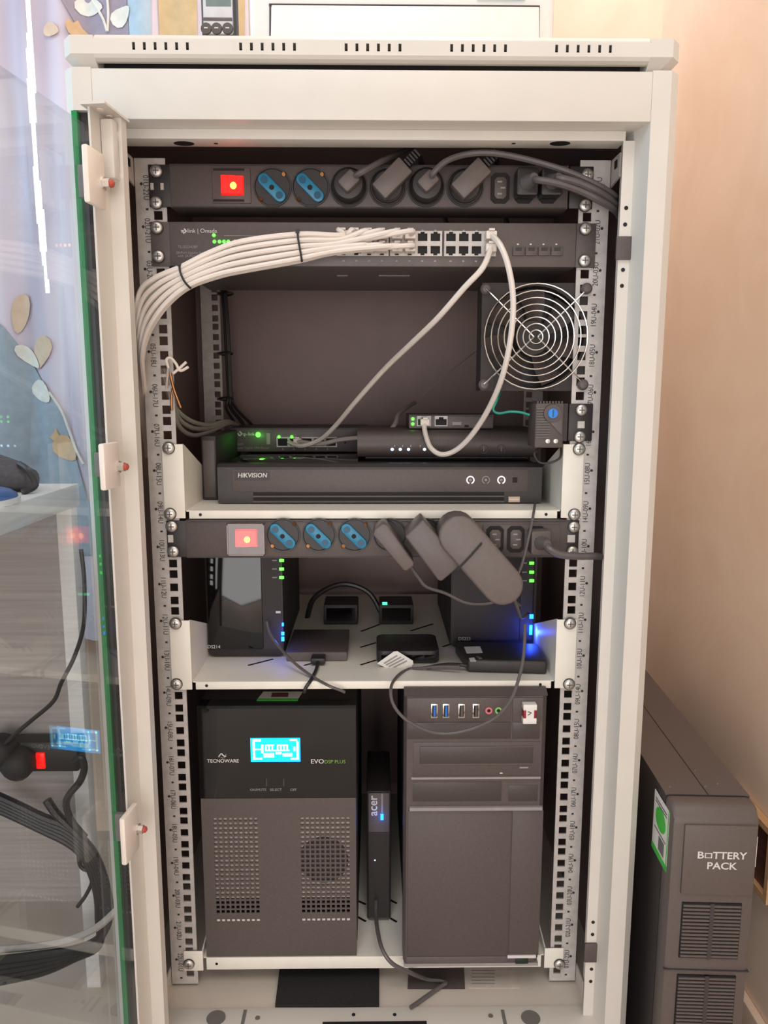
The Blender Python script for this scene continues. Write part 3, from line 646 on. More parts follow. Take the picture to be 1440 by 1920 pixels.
# ------------------------------------------------------------------ fan, thermostat
fan = thing('cooling_fan', 'black square cooling fan with a round chrome wire grille', 'fan', (0.18, 0.02, -0.24))
fc = at(1004, 632, 0.0); FXc, FZc = 0.1805, -0.1795
mb = MB(); n = 32
sq = []; 
for i in range(n):
    a = 2*math.pi*i/n; k = 1/max(abs(math.cos(a)), abs(math.sin(a))); sq.append((FXc+0.0595*k*math.cos(a)*0.999, FZc+0.0595*k*math.sin(a)*0.999))
ci = [(FXc+0.0565*math.cos(2*math.pi*i/n), FZc+0.0565*math.sin(2*math.pi*i/n)) for i in range(n)]
mb.rings([[(x, 0.004, z) for x, z in sq], [(x, 0.004, z) for x, z in ci], [(x, 0.042, z) for x, z in ci], [(x, 0.042, z) for x, z in sq]], loop=True)
mb.build('frame', 'black_matte', fan)
MB().lathe((FXc, 0.010, FZc), (0, 1, 0), [(0.019, 0), (0.020, 0.003), (0.020, 0.028)], 24).build('hub', 'black', fan, smooth=True)
for i in range(7):
    a = 2*math.pi*i/7+0.2; da = 0.62; vs_ = []
    for r in (0.0195, 0.037, 0.055):
        sw_ = 0.25*(r-0.0195)/0.035
        for t, yy in ((0, 0.012), (0.5, 0.021), (1, 0.030)):
            th = a+da*t*(1.0 if r < 0.03 else 0.9)+sw_; vs_.append((FXc+r*math.cos(th), yy, FZc+r*math.sin(th)))
    vs_ += [(x_, y_+0.0015, z_) for x_, y_, z_ in vs_]
    fs = []
    for r in range(2):
        for t in range(2):
            q = r*3+t; fs += [(q, q+1, q+4, q+3), (q+9, q+12, q+13, q+10)]
    bd = [0, 1, 2, 5, 8, 7, 6, 3]
    fs += [(bd[j], bd[(j+1) % 8], bd[(j+1) % 8]+9, bd[j]+9) for j in range(8)]
    MB().add(vs_, fs).build('blade', 'charcoal', fan, smooth=True)
B(FXc-0.058, FXc+0.058, 0.043, 0.046, FZc-0.058, FZc+0.058).build('rear_guard', 'black', fan)
for r in (0.0075, 0.0145, 0.0215, 0.0285, 0.0355, 0.0425, 0.0500, 0.0575):
    MB().tube([(FXc+r*math.cos(2*math.pi*i/40), -0.0075, FZc+r*math.sin(2*math.pi*i/40)) for i in range(40)], 0.0009, n=6, sub=1, loop=True).build('grille_ring', 'chrome', fan, smooth=True)
for s in (-1, 1):       # two bent spokes
    MB().tube([(FXc+s*0.056, -0.003, FZc+0.052), (FXc+s*0.046, -0.0062, FZc+0.042), (FXc+s*0.006, -0.0062, FZc+0.004), (FXc+s*0.0035, -0.0062, FZc), (FXc+s*0.006, -0.0062, FZc-0.004), (FXc+s*0.046, -0.0062, FZc-0.042), (FXc+s*0.056, -0.003, FZc-0.052)], 0.0009, n=6, sub=4).build('grille_spoke', 'chrome', fan, smooth=True)
    for sz in (-1, 1):
        MB().lathe((FXc+s*0.0555, -0.001 if s > 0 else 0.004, FZc+sz*0.0525), (0, -1, 0), [(0.0062, 0), (0.0062, 0.003), (0.004, 0.0055), (0.0001, 0.006)], 16).build('fan_screw', 'gunmetal', fan, smooth=True)
th_ = thing('thermostat', 'small dark grey thermostat with a blue dial under the fan', 'thermostat', at(1030, 838, 0.0))
a = R(1003, 756, 1057, 840, -0.012)
B(a[0], a[1], -0.012, 0.028, a[2], a[3]).build('body', 'charcoal', th_, bevel=0.002)
for i in range(12):
    z = a[3]-0.006-i*0.0029
    B(a[0]+0.001, a[0]+0.013+min(i, 6)*0.0006, -0.0135, -0.0118, z-0.0008, z+0.0008).build('vent_rib', 'gunmetal', th_)
for i in range(9): B(a[0]+0.002+i*0.0034, a[0]+0.0038+i*0.0034, -0.010, 0.02, a[3], a[3]+0.0022).build('top_rib', 'charcoal', th_)
dp = at(1036, 775, -0.014)
MB().lathe((dp.x, -0.012, dp.z), (0, -1, 0), [(0.0105, 0), (0.0098, 0.003)], 24).build('dial_bezel', 'charcoal', th_, smooth=True)
MB().py([(dp.x-0.009, dp.z+0.004), (dp.x-0.004, dp.z-0.009), (a[1]-0.002, a[2]+0.014), (a[1]-0.002, dp.z)], -0.0135, -0.011).build('dial_plate', 'gunmetal', th_, bevel=0.0006)
MB().lathe((dp.x, -0.0145, dp.z), (0, -1, 0), [(0.0056, 0), (0.0054, 0.0025), (0.0001, 0.0027)], 20).build('dial', M('dial_blue', (30, 130, 225), 0.35), th_, smooth=True)
B(dp.x-0.0006, dp.x+0.0006, -0.0176, -0.017, dp.z-0.004, dp.z+0.004).build('dial_mark', 'blue_dark', th_)
for px_ in (1027, 1042): 
    p = at(px_, 827, -0.012); MB().lathe((p.x, -0.011, p.z), (0, -1, 0), [(0.0026, 0), (0.0026, 0.0016), (0.0001, 0.002)], 10).build('terminal_screw', 'steel', th_)
bk = thing('thermostat_bracket', 'black angle bracket screwed to the right rail behind the thermostat', 'bracket', at(1085, 826, 0))
a = R(1066, 757, 1111, 827, -0.003); B(a[0], a[1], -0.0035, -0.0008, a[2], a[3]).build('plate', 'black', bk, bevel=0.001)
screw_px(bk, 1090, 769); screw_px(bk, 1087, 819)
b = R(1083, 790, 1096, 803, -0.0036); B(b[0], b[1], -0.0038, -0.0032, b[2], b[3]).build('plate_slot', 'zinc', bk)
b = R(1055, 757, 1070, 827, 0.0); B(b[0], b[1]-0.004, -0.0008, 0.0300, a[2], a[3]).build('arm', 'black', bk)
cable('teal earth wire running from the fan to the thermostat', [at(938, 735, 0.02), at(931, 752, 0.01), at(925, 768, 0.01), at(935, 775, 0.01), at(955, 772, 0.008), at(975, 773, 0.006), at(993, 778, 0.005)], 0.0014, 'teal_wire', name='earth_wire', cat='wire')
cable('short black wire loop under the thermostat', [at(1014, 838, 0.0), at(1002, 850, -0.005), at(1010, 866, -0.005), at(1030, 868, -0.005), at(1050, 858, -0.005), at(1052, 838, 0.0)], 0.0014, 'cable_black', name='wire_loop', cat='wire')
cable('thin dark wire rising behind the controller towards the fan', [at(779, 753, 0.30), at(830, 708, 0.28), at(880, 668, 0.20), at(900, 655, 0.10)], 0.0009, 'dark_sheet', name='thin_wire', cat='wire')

# ------------------------------------------------------------------ shelves
def shelf(lab, zf, lip, ztop, screws, front_gap=True, depth=0.40, mat='shelf_paint'):
    t = thing('rack_shelf', lab, 'shelf', (0, depth/2, zf-lip))
    B(-0.2165, 0.2165, 0.0015, depth, zf-0.0016, zf).build('tray', mat, t)
    lp = B(-0.213, 0.213, -0.0005, 0.0015, zf-lip, zf).build('front_lip', mat, t, bevel=0.0006)
    for s in (-1, 1):
        MB().px([(-0.003, zf), (depth, zf), (depth, zf+0.02), (0.13, zf+0.03), (0.0, ztop), (-0.003, ztop)], s*0.2165, s*0.2180).build('side_wall', mat, t)
        x0, x1 = sorted((s*0.2165, s*0.2405)); B(x0, x1, -0.0035, -0.0018, zf-lip+0.001, ztop).build('ear', mat, t, bevel=0.0006)
        p = MB().cyl((s*0.200, -0.0009, zf-lip/2), (s*0.200, -0.0003, zf-lip/2), 0.0018, 10).build('lip_hole', 'hole', lp)
    for px_, py_ in screws: screw_px(t, px_, py_, -0.0045)
    return t
sh1 = shelf('upper white metal rack shelf carrying the black recorder', -0.3756, 0.0096, -0.2990, [(316, 840), (319, 964), (1086, 842), (1077, 965)])
sh2 = shelf('middle white metal rack shelf with slanted vent slots carrying two storage towers', -0.5826, 0.0096, -0.5060, [(329, 1169), (331, 1283), (1069, 1169), (1067, 1283)])
sh3 = shelf('bottom white metal rack shelf carrying the battery backup and the computer tower', -0.9496, 0.0168, -0.9380, [(354, 1808), (1049, 1808)])
def slots(t, zf, lines):
    for (x0, y0, x1, y1) in lines:
        p, q = atz(x0, y0, zf), atz(x1, y1, zf); d = (q-p).normalized(); w = Vector((-d.y, d.x, 0))*0.0016
        MB().add([p-w+Vector((0, 0, .0004)), q-w+Vector((0, 0, .0004)), q+w+Vector((0, 0, .0004)), p+w+Vector((0, 0, .0004)), p-w, q-w, q+w, p+w], [(0, 1, 2, 3), (4, 7, 6, 5), (0, 4, 5, 1), (1, 5, 6, 2), (2, 6, 7, 3), (3, 7, 4, 0)]).build('vent_slot', 'hole', t)
slots(sh2, -0.5826, [(465, 1248, 512, 1236), (570, 1248, 600, 1240), (677, 1184, 712, 1171), (676, 1214, 706, 1205), (676, 1247, 705, 1238), (770, 1183, 812, 1170), (540, 1225, 560, 1219), (830, 1213, 850, 1206)])
slots(sh3, -0.9496, [(668, 1688, 686, 1696), (668, 1718, 686, 1728), (732, 1688, 744, 1694), (732, 1722, 744, 1729)])

# ------------------------------------------------------------------ recorder
NY = 0.05
nv = thing('video_recorder', 'wide black video recorder with three round ring buttons on the upper shelf', 'video recorder', (0.007, 0.2, -0.3756))
a = R(408, 870, 1016, 945, NY); NX0, NX1, NZ1 = a[0], a[1], a[3]
B(NX0+0.004, NX1-0.004, NY+0.02, 0.36, -0.3736, NZ1-0.0008).build('body', 'gloss_black', nv, bevel=0.001)
fz0 = at(700, 943, NY).z
MB().px([(NY+0.022, fz0), (NY, fz0), (NY, NZ1-0.004), (NY+0.004, NZ1), (NY+0.022, NZ1)], NX0, NX1).build('front_panel', 'black', nv)
b = R(436, 880, 990, 922, NY-0.0008); B(b[0], b[1], NY-0.0010, NY, b[2], b[3]).build('fascia', 'charcoal', nv, bevel=0.0004)
b = R(475, 923, 945, 940, NY); B(b[0], b[1], NY-0.0006, NY+0.0005, b[2], b[3]).build('grille_recess', 'hole', nv)
for py_ in (930.5, 940): 
    b = R(475, py_-1.3, 945, py_+1.3, NY); B(b[0], b[1], NY-0.0018, NY, b[2], b[3]).build('grille_bar', 'charcoal', nv)
b = R(440, 884, 505, 900, NY-0.001); B(b[0], b[1], NY-0.0014, NY-0.0009, b[2], b[3]).build('badge', 'black', nv)
txt('HIKVISION', 473, 891.5, NY-0.0016, 0.0078, 'print', nv, bold=0.012, shear=0.15, sx=0.95)
for px_, m in ((882, 'led_pink'), (911, 'print_dim'), (940, 'led_pink')):
    p = at(px_, 900, NY-0.001); rg = [(p.x+0.0043*math.cos(math.radians(-60+300*i/20)+math.pi*0.5-math.radians(90)+math.radians(0)), NY-0.0014, p.z+0.0043*math.sin(math.radians(-60+300*i/20))) for i in range(21)]
    MB().tube([(p.x+0.0043*math.sin(math.radians(20+320*i/24+180)), NY-0.0014, p.z+0.0043*math.cos(math.radians(20+320*i/24+180))) for i in range(25)], 0.0007, n=6, sub=1).build('ring_light', m, nv)
    MB().lathe((p.x, NY-0.001, p.z), (0, -1, 0), [(0.0017, 0), (0.0015, 0.0005), (0.0001, 0.0006)], 10).build('button_mark', 'print_dim', nv)
b = R(961, 895, 970, 905, NY-0.001); B(b[0], b[1], NY-0.0013, NY-0.001, b[2], b[3]).build('sensor', 'hole', nv)
b = R(953, 931, 974, 941, NY); o = B(b[0], b[1], NY-0.0022, NY, b[2], b[3]).build('usb_port', M('usb_metal', (206, 176, 150), 0.4), nv); B(b[0]+0.001, b[1]-0.001, NY-0.0025, NY-0.0021, b[2]+0.0025, b[2]+0.0042).build('usb_tongue', 'print', o)
for x in (NX0+0.03, NX1-0.03):
    for y in (0.09, 0.33): MB().cyl((x, y, -0.3753), (x, y, -0.3734), 0.008, 14).build('foot', 'black', nv)
# dark box behind the recorder on the left
pb = thing('external_drive', 'dark upright box squeezed between shelf side and recorder', 'drive', (-0.205, 0.10, -0.3756))
a = R(386, 818, 430, 926, 0.075); B(-0.2155, NX0-0.0005 if False else -0.197, 0.085, 0.26, -0.3756, a[3]).build('body', 'black_matte', pb, bevel=0.002)
B(-0.2135, -0.199, 0.0844, 0.0852, -0.372, a[3]-0.006).build('front_plate', 'charcoal', pb, bevel=0.0003)

# ------------------------------------------------------------------ router, modem, controller
RY = 0.236; zt_ = NZ1
ro = thing('router', 'small grey wired router with a bright green light behind the patch cables', 'router', (-0.1, 0.28, zt_))
a = R(431, 804, 690, 847, RY); B(a[0], a[1], RY, RY+0.12, a[2], a[3]).build('body', 'gunmetal', ro, bevel=0.001)
B(a[0], a[1], RY+0.002, RY+0.12, a[3], a[3]+0.0012).build('lid', 'black', ro)
for x in (a[0]+0.02, a[1]-0.02): MB().cyl((x, RY+0.02, zt_), (x, RY+0.02, a[2]+0.001), 0.006, 12).build('foot', 'black', ro)
for x in (a[0]+0.02, a[1]-0.02): MB().cyl((x, RY+0.09, zt_), (x, RY+0.09, a[2]+0.001), 0.006, 12).build('foot', 'black', ro)
txt('tp-link', 466, 814, RY-0.0004, 0.0068, 'print', ro); txt('ER605', 449, 833, RY-0.0004, 0.0045, 'print_dim', ro); txt('Omada Gigabit VPN Router', 472, 840, RY-0.0004, 0.0045, 'print_dim', ro)
MB().tube([at(449, 809, RY-0.0004), at(453, 813, RY-0.0004), at(449, 817, RY-0.0004), at(446, 812, RY-0.0004)], 0.0009, sub=3).build('logo_mark', 'print', ro)
def led(parent, px_, py_, Y, r, m, glow=0, color=(0, 1, 0)):
    p = at(px_, py_, Y); o = MB().lathe((p.x, Y, p.z), (0, -1, 0), [(r, 0), (r*0.8, r*0.35), (0.0001, r*0.5)], 10).build('led', m, parent)
    if glow:
        l = bpy.data.lights.new('led_glow', 'POINT'); l.energy = glow; l.color = color; l.shadow_soft_size = 0.003
        q = bpy.data.objects.new('led_glow', l); col.objects.link(q); q.parent = o; q.location = (0, -0.012, 0)
    return o
led(ro, 484, 815, RY, 0.0038, 'led_green', 0.006, (0.1, 1, 0.05))
b = R(500, 812, 507, 833, RY); B(b[0], b[1], RY-0.0012, RY, b[2], b[3]).build('usb_port', 'print_dim', ro)
pb_ = R(519, 819, 632, 838, RY); hol = []
for i in range(5):
    xc = pb_[0]+(i+0.5)*(pb_[1]-pb_[0])/5; hol.append((xc-0.0070, xc+0.0070, pb_[2]+0.0016, pb_[3]-0.0022))
B(pb_[0]+0.001, pb_[1]-0.001, RY-0.0012, RY, pb_[2]+0.001, pb_[3]-0.001).build('port_cavity', 'hole', ro)
MB().plate(pb_[0], pb_[1], pb_[2], pb_[3], RY-0.0030, RY-0.0012, hol).build('port_block', 'zinc', ro)
for px_ in (523, 547): led(ro, px_, 819, RY-0.003, 0.0022, 'led_green')
for i in range(5):
    p = at(530+i*21, 842, RY); B(p.x-0.001, p.x+0.001, RY-0.0004, RY, p.z-0.001, p.z+0.001).build('port_mark', 'print_dim', ro)
p = at(647, 830, RY); B(p.x-0.0012, p.x+0.0012, RY-0.0004, RY, p.z-0.0012, p.z+0.0012).build('reset_hole', 'hole', ro)

MY = 0.10
mo = thing('modem', 'dark rounded modem with four white lights lying on the recorder', 'modem', (0.09, 0.16, zt_))
a = R(670, 792, 1012, 860, MY); mz1 = at(850, 806, MY+0.02).z
pr = [(MY+0.125, zt_+0.003), (MY+0.018, zt_+0.003)]
for i in range(9):
    t = math.radians(-80+160*i/8); pr.append((MY+0.016-0.016*math.cos(t), (zt_+mz1)/2+0.0015+((mz1-zt_)/2-0.0015)*math.sin(t)))
pr += [(MY+0.06, mz1+0.001), (MY+0.125, mz1+0.001)]
MB().px(pr, a[0], a[1]).build('body', 'charcoal', mo, smooth=True)
B(a[0]+0.01, a[1]-0.01, MY+0.03, MY+0.12, zt_, zt_+0.003).build('base', 'black', mo)
zc = (zt_+mz1)/2
for px_ in (735.5, 750.5, 766, 796): led(mo, px_, 842.5, MY+0.001, 0.0019, 'led_white')
for px_ in (740, 755, 770, 788):
    p = at(px_, 836, MY+0.0007); B(p.x-0.0006, p.x+0.0006, MY+0.0001, MY+0.001, p.z-0.0014, p.z+0.0014).build('light_symbol', 'print_dim', mo)
for px_ in (907, 940):
    p = at(px_, 842, MY); MB().tube([(p.x+0.0055*math.cos(i*math.pi/10), MY+0.0002, p.z+0.0055*math.sin(i*math.pi/10)) for i in range(20)], 0.0005, n=5, sub=1, loop=True).build('button_ring', 'gunmetal', mo)
    B(p.x-0.0007, p.x+0.0007, MY-0.0003, MY+0.001, p.z-0.003, p.z+0.003).build('button_mark', 'gunmetal', mo)
OY = 0.125
oc = thing('network_controller', 'small flat black controller box with green lights on top of the modem', 'network controller', (0.1, 0.17, mz1+0.001))
a = R(767, 780, 925, 810, OY); oz0 = mz1+0.0012
B(a[0], a[1], OY, OY+0.095, oz0, a[3]).build('body', 'gunmetal', oc, bevel=0.001)
B(a[0], a[1], OY+0.001, OY+0.094, a[3], a[3]+0.0015).build('lid', 'black', oc)
txt('tp-link', 862+36, 796, OY-0.0004, 0.004, 'print_dim', oc)
for px_, py_ in ((774, 785.5), (774, 795), (788, 783), (789, 791)): led(oc, px_, py_, OY, 0.0021, 'led_green')
def port(parent, x0, y0, x1, y1, Y):
    b = R(x0, y0, x1, y1, Y); o = B(b[0], b[1], Y-0.0012, Y, b[2], b[3]).build('port_frame', 'zinc', parent)
    B(b[0]+0.0012, b[1]-0.0012, Y-0.0018, Y-0.0011, b[2]+0.0012, b[3]-0.004).build('port_opening', 'hole', o); m = (b[0]+b[1])/2
    B(m-0.003, m+0.003, Y-0.0018, Y-0.0011, b[3]-0.0045, b[3]-0.0015).build('port_notch', 'hole', o)
port(oc, 782, 780, 808, 799, OY); port(oc, 815, 780, 839, 799, OY)
b = R(848, 791, 865, 797, OY); B(b[0], b[1], OY-0.001, OY, b[2], b[3]).build('usb_port', 'print_dim', oc)
b = R(871, 797, 879, 801, OY); B(b[0], b[1], OY-0.001, OY, b[2], b[3]).build('micro_port', 'hole', oc)

# ------------------------------------------------------------------ storage towers and drives on the middle shelf
Z2 = -0.5826
def nas(lab, x0, x1, Y, H, ledpx, col_w, gm, name_txt, gpos, bl):
    t = thing('storage_tower', lab, 'storage tower', ((x0+x1)/2, Y+0.1, Z2), 'network storage towers')
    B(x0, x1, Y+0.012, Y+0.21, Z2+0.003, Z2+H).build('body', 'black_matte', t, bevel=0.003)
    MB().py(rrect(x0+0.0005, x1-0.0005, Z2+0.002, Z2+H, 0.008), Y+0.002, Y+0.012).build('bezel', 'black', t, bevel=0.0012)
    MB().py(rrect(x0+0.002, x1-col_w, Z2+0.012, Z2+H-0.003, 0.003), Y-0.0010, Y+0.002).build('front_cover', gm, t, bevel=0.0008)
    B(x1-col_w+0.001, x1-0.003, Y+0.0008, Y+0.0025, Z2+0.012, Z2+H-0.003).build('status_panel', 'black_matte', t)
    for x in (x0+0.015, x1-0.015):
        for y in (Y+0.03, Y+0.19): MB().cyl((x, y, Z2+0.0003), (x, y, Z2+0.004), 0.006, 12).build('foot', 'black', t)
    txt(name_txt, *gpos, Y-0.0014, 0.0062, 'print', t)
    for px_, py_ in ledpx:
        b = R(px_-4, py_-2.5, px_+4, py_+2.5, Y); B(b[0], b[1], Y-0.0004, Y+0.001, b[2], b[3]).build('led', 'led_green', t)
        b = R(px_-18, py_-1, px_-9, py_+1, Y); B(b[0], b[1], Y+0.0004, Y+0.001, b[2], b[3]).build('led_caption', 'print_dim', t)
    for x0_, y0_, x1_, y1_, g in bl:
        b = R(x0_, y0_, x1_, y1_, Y); o = B(b[0], b[1], Y-0.0008, Y+0.001, b[2], b[3]).build('blue_light', 'led_blue', t)
        if g:
            l = bpy.data.lights.new('led_glow', 'POINT'); l.energy = g; l.color = (0.03, 0.08, 1); l.shadow_soft_size = 0.003
            q = bpy.data.objects.new('led_glow', l); col.objects.link(q); q.parent = o; q.location = (0.0, -0.010, 0)
    return t
n1 = nas('glossy black storage tower with green and blue lights at the left of the middle shelf', -0.2155, -0.1165, 0.082, 0.165, [(528, 1051), (528, 1067), (528, 1083)], 0.027, 'gloss_black', 'DS214', (401, 1213), [(527.5, 1185, 533, 1191, 0.012), (527.5, 1194, 533, 1202, 0), (528.5, 1168, 532, 1174, 0)])
b = R(517, 1146, 526, 1150, 0.082); B(b[0], b[1], 0.0822, 0.083, b[2], b[3]).build('usb_symbol', 'print', n1)
n2 = nas('matte black storage tower half hidden by the long rounded adapter', 0.1025, 0.2150, 0.115, 0.150, [(997, 1056), (997, 1073), (997, 1089)], 0.020, 'black_matte', 'DS223', (871, 1198), [(992.5, 1172, 998, 1190, 0.045), (993, 1152, 1000, 1160, 0)])
d1 = thing('external_drive', 'flat dark grey drive lying beside the glossy storage tower', 'drive', (-0.076, 0.1, Z2))
p, q = atz(537, 1240, Z2), atz(651, 1240, Z2)
B(-0.1125, q.x, 0.069, 0.165, Z2+0.0005, Z2+0.0125).build('case', 'charcoal', d1, bevel=0.0012)
B(-0.112, q.x-0.0005, 0.0685, 0.0692, Z2+0.0012, Z2+0.0118).build('front_plate', 'gunmetal', d1)
us = thing('usb_cable', 'short black usb cable hanging from the flat dark drive', 'cable', at(597, 1245, 0.055))
p = at(597, 1236, 0.060)
B(p.x-0.009, p.x+0.009, 0.050, 0.0683, Z2+0.0025, Z2+0.0105).build('plug', 'cable_black', us, bevel=0.0015)
MB().tube([(p.x, 0.051, Z2+0.006), at(593, 1255, 0.03), at(583, 1275, 0.0), at(573, 1290, -0.009), at(571, 1298, -0.007)], 0.0022).build('cord', 'cable_black', us, smooth=True)
cable('thin dark grey cord drooping from the glossy storage tower over the shelf edge', [at(500, 1165, 0.072), at(506, 1188, 0.066), at(525, 1215, 0.052), at(552, 1243, 0.030), at(585, 1268, 0.008), at(615, 1285, -0.010), at(638, 1294, -0.009), at(646, 1298, -0.007)], 0.0018, 'cable_grey', name='power_cable')
d2 = thing('small_box', 'small rounded black box with a white tag in front, mid shelf', 'box', (0.043, 0.09, Z2))
p, q = atz(706, 1245, Z2), atz(824, 1245, Z2); p.y = 0.058
MB().pz(rrect(p.x, q.x, 0.058, 0.128, 0.010), Z2+0.0005, Z2+0.0175).build('case', 'black', d2, bevel=0.002)
B(p.x+0.006, q.x-0.006, 0.0574, 0.0582, Z2+0.004, Z2+0.012).build('front_plate', 'gloss_black', d2)
tg = thing('cable_tag', 'white printed paper tag folded round the cable before the small box', 'tag', atz(740, 1258, Z2))
P = [at(*c, 0.048) for c in ((707, 1243), (738, 1221), (745, 1220), (774, 1238), (775, 1244), (766, 1253), (738, 1258))]
MB().py([(p.x, p.z) for p in P], 0.046, 0.0468).build('tag_sheet', 'paper', tg)
lines = MB()
for i, (ax, ay, bx_, by_) in enumerate(((720, 1244, 745, 1229), (724, 1247, 752, 1232), (729, 1250, 758, 1235), (735, 1253, 763, 1239))):
    a_, b_ = at(ax, ay, 0.0455), at(bx_, by_, 0.0455); d = Vector((b_.x-a_.x, 0, b_.z-a_.z)); w = Vector((-d.z, 0, d.x)).normalized()*0.0009
    lines.add([a_-w, b_-w, b_+w, a_+w], [(0, 1, 2, 3)])
lines.build('tag_print', 'print_dim', tg)
P = [at(*c, 0.046) for c in ((762, 1249), (772, 1246), (773, 1252), (764, 1257))]; MB().py([(p.x, p.z) for p in P], 0.044, 0.0456).build('tag_fold', 'paper', tg)
d3 = thing('external_drive', 'black portable drive with small stickers at the right front of the shelf', 'drive', (0.165, 0.05, Z2))
c4 = [atz(877, 1263, Z2), atz(1040, 1266, Z2)]
poly = [(c4[0].x, 0.026), (min(c4[1].x-0.003, 0.212), 0.018), (0.2145, 0.086), (c4[0].x-0.008, 0.098)]
MB().pz(poly, Z2+0.0005, Z2+0.0175).build('case', 'black', d3, bevel=0.003, seg=3)
def on_top(t, quad, z, mat, name='sticker', h=0.0003):
    P = [atz(*c, z) for c in quad]; return MB().pz([(p.x, p.y) for p in P], z, z+h).build(name, mat, t)
on_top(d3, [(875, 1225), (905, 1224), (900, 1212), (870, 1213)], Z2+0.0176, 'paper')
on_top(d3, [(882, 1240), (893, 1240), (889, 1233), (879, 1234)], Z2+0.0176, 'paper')
p = atz(898, 1233, Z2+0.018); text('USB', 0.006, (p.x, p.y, Z2+0.0180), 'print', d3, rot=-1.2, u=(1, 0, 0), v=(0, 1, 0))
pl = atz(868, 1249, Z2+0.008)
for px0, lab in ((607, 'black power plug standing at the back of the middle shelf, left one'), (711, 'black power plug with a green light at the back of the middle shelf')):
    Y = 0.225; a = R(px0, 1134, px0+64, 1172, Y); t = thing('power_adapter', lab, 'power adapter', ((a[0]+a[1])/2, Y+0.02, Z2), 'plugs at the back of the middle shelf')
    B(a[0], a[1], Y, Y+0.05, Z2, a[3]).build('body', 'black_matte', t, bevel=0.002)
    B(a[0]+0.004, a[1]-0.004, Y-0.0008, Y+0.001, Z2+0.006, a[3]-0.005).build('face', 'gloss_black', t)
    if px0 == 711:
        b = R(717, 1127.5, 726, 1130.5, Y); B(b[0], b[1], Y, Y+0.004, a[3], a[3]+0.003).build('led', 'led_teal', t)
cable('black cable arching behind the small back plugs', [at(575, 1165, 0.26), at(590, 1120, 0.28), at(640, 1095, 0.30), at(690, 1110, 0.30), at(715, 1150, 0.29)], 0.004, 'cable_black', name='power_cable')
cable('thin grey cable looping from the tag below the shelf and up to the long adapter',
      [at(862, 1250, 0.020), at(820, 1250, 0.028), at(785, 1253, 0.036), at(765, 1255, 0.038), at(745, 1268, 0.010), at(733, 1290, -0.022), at(738, 1322, -0.035), at(765, 1352, -0.04), at(815, 1374, -0.04), at(865, 1372, -0.04), at(922, 1350, -0.04), at(955, 1316, -0.038), at(972, 1275, -0.034), at(982, 1225, -0.02), at(984, 1170, -0.012)], 0.0019, 'cable_grey', name='usb_cable')
cable('thin grey cord dropping from the recorder past the lower power strip', [at(1003, 945, 0.035), at(1000, 965, -0.012), at(992, 1005, -0.028), at(978, 1060, -0.035), at(965, 1092, -0.04), at(962, 1112, -0.045)], 0.0016, 'cable_grey', name='power_cable')
cable('black usb cable between the tag and the portable drive', [at(800, 1252, 0.036), at(835, 1246, 0.034), at(868, 1247, 0.030), at(880, 1250, 0.032)], 0.0024, 'cable_black', name='usb_cable')

# ------------------------------------------------------------------ UPS
UY = 0.0; Z3 = -0.9496
ups = thing('battery_backup', 'black battery backup tower with a glowing blue display', 'battery backup', (-0.117, 0.2, Z3))
UX0, UX1 = -0.2130, -0.0218; UZ1 = -0.6140
B(UX0, UX1, UY+0.022, 0.36, Z3+0.003, UZ1-0.001).build('body', 'black_matte', ups, bevel=0.002)
MB().px([(UY+0.022, UZ1-0.118), (UY, UZ1-0.118), (UY, UZ1-0.003), (UY+0.002, UZ1), (UY+0.022, UZ1)], UX0, UX1).build('display_panel', 'gloss_black', ups)
holes = []; S = 0.00625; hs = 0.0040
gz1 = at(440, 1537, UY).z
for (gx0, nc) in ((at(405, 1600, UY).x, 9), (at(572, 1600, UY).x, 10)):
    for i in range(nc):
        for k in range(23):
            if k == 21: continue
            x, z = gx0+i*S-hs/2-(0 if nc == 9 else 0.003), gz1-k*S
            holes.append((x, x+hs, z-hs/2, z+hs/2))
GZ0 = UZ1-0.3320
MB().plate(UX0+0.0005, UX1-0.0005, Z3+0.001, UZ1-0.119, UY+0.0005, UY+0.002, holes).build('grille_panel', 'charcoal', ups)
for x in (UX0+0.0005, UX1-0.002): B(x, x+0.0015, UY+0.002, UY+0.022, Z3+0.001, UZ1-0.119).build('panel_edge', 'charcoal', ups)
fz1 = gz1+0.006
for (x0, x1) in ((at(395, 1600, UY).x, at(487, 1600, UY).x), (at(556, 1600, UY).x, at(660, 1600, UY).x)):
    B(x0, x1, UY+0.0042, UY+0.006, gz1-17.4*S, fz1).build('filter_plate', M('filter_foam', (206, 196, 188), 0.8, noise=0.25, scale=160), ups)
    B(x0, x1, UY+0.0024, UY+0.004, gz1-22.5*S, gz1-21.6*S).build('lower_rail', 'white_plastic', ups)
p = at(607, 1608, UY+0.008); MB().cyl((p.x, UY+0.0025, p.z), (p.x, UY+0.0045, p.z), 0.031, 32).build('inner_fan', 'black', ups)
a = R(470, 1384, 563, 1428, UY-0.0006)
lc = B(a[0], a[1], UY-0.0012, UY, a[2], a[3]).build('display', 'lcd', ups); lc['label'] = 'glowing blue display'
def LR(x0, y0, x1, y1): b = R(x0, y0, x1, y1, UY-0.0012); return B(b[0], b[1], UY-0.0016, UY-0.0012, b[2], b[3])
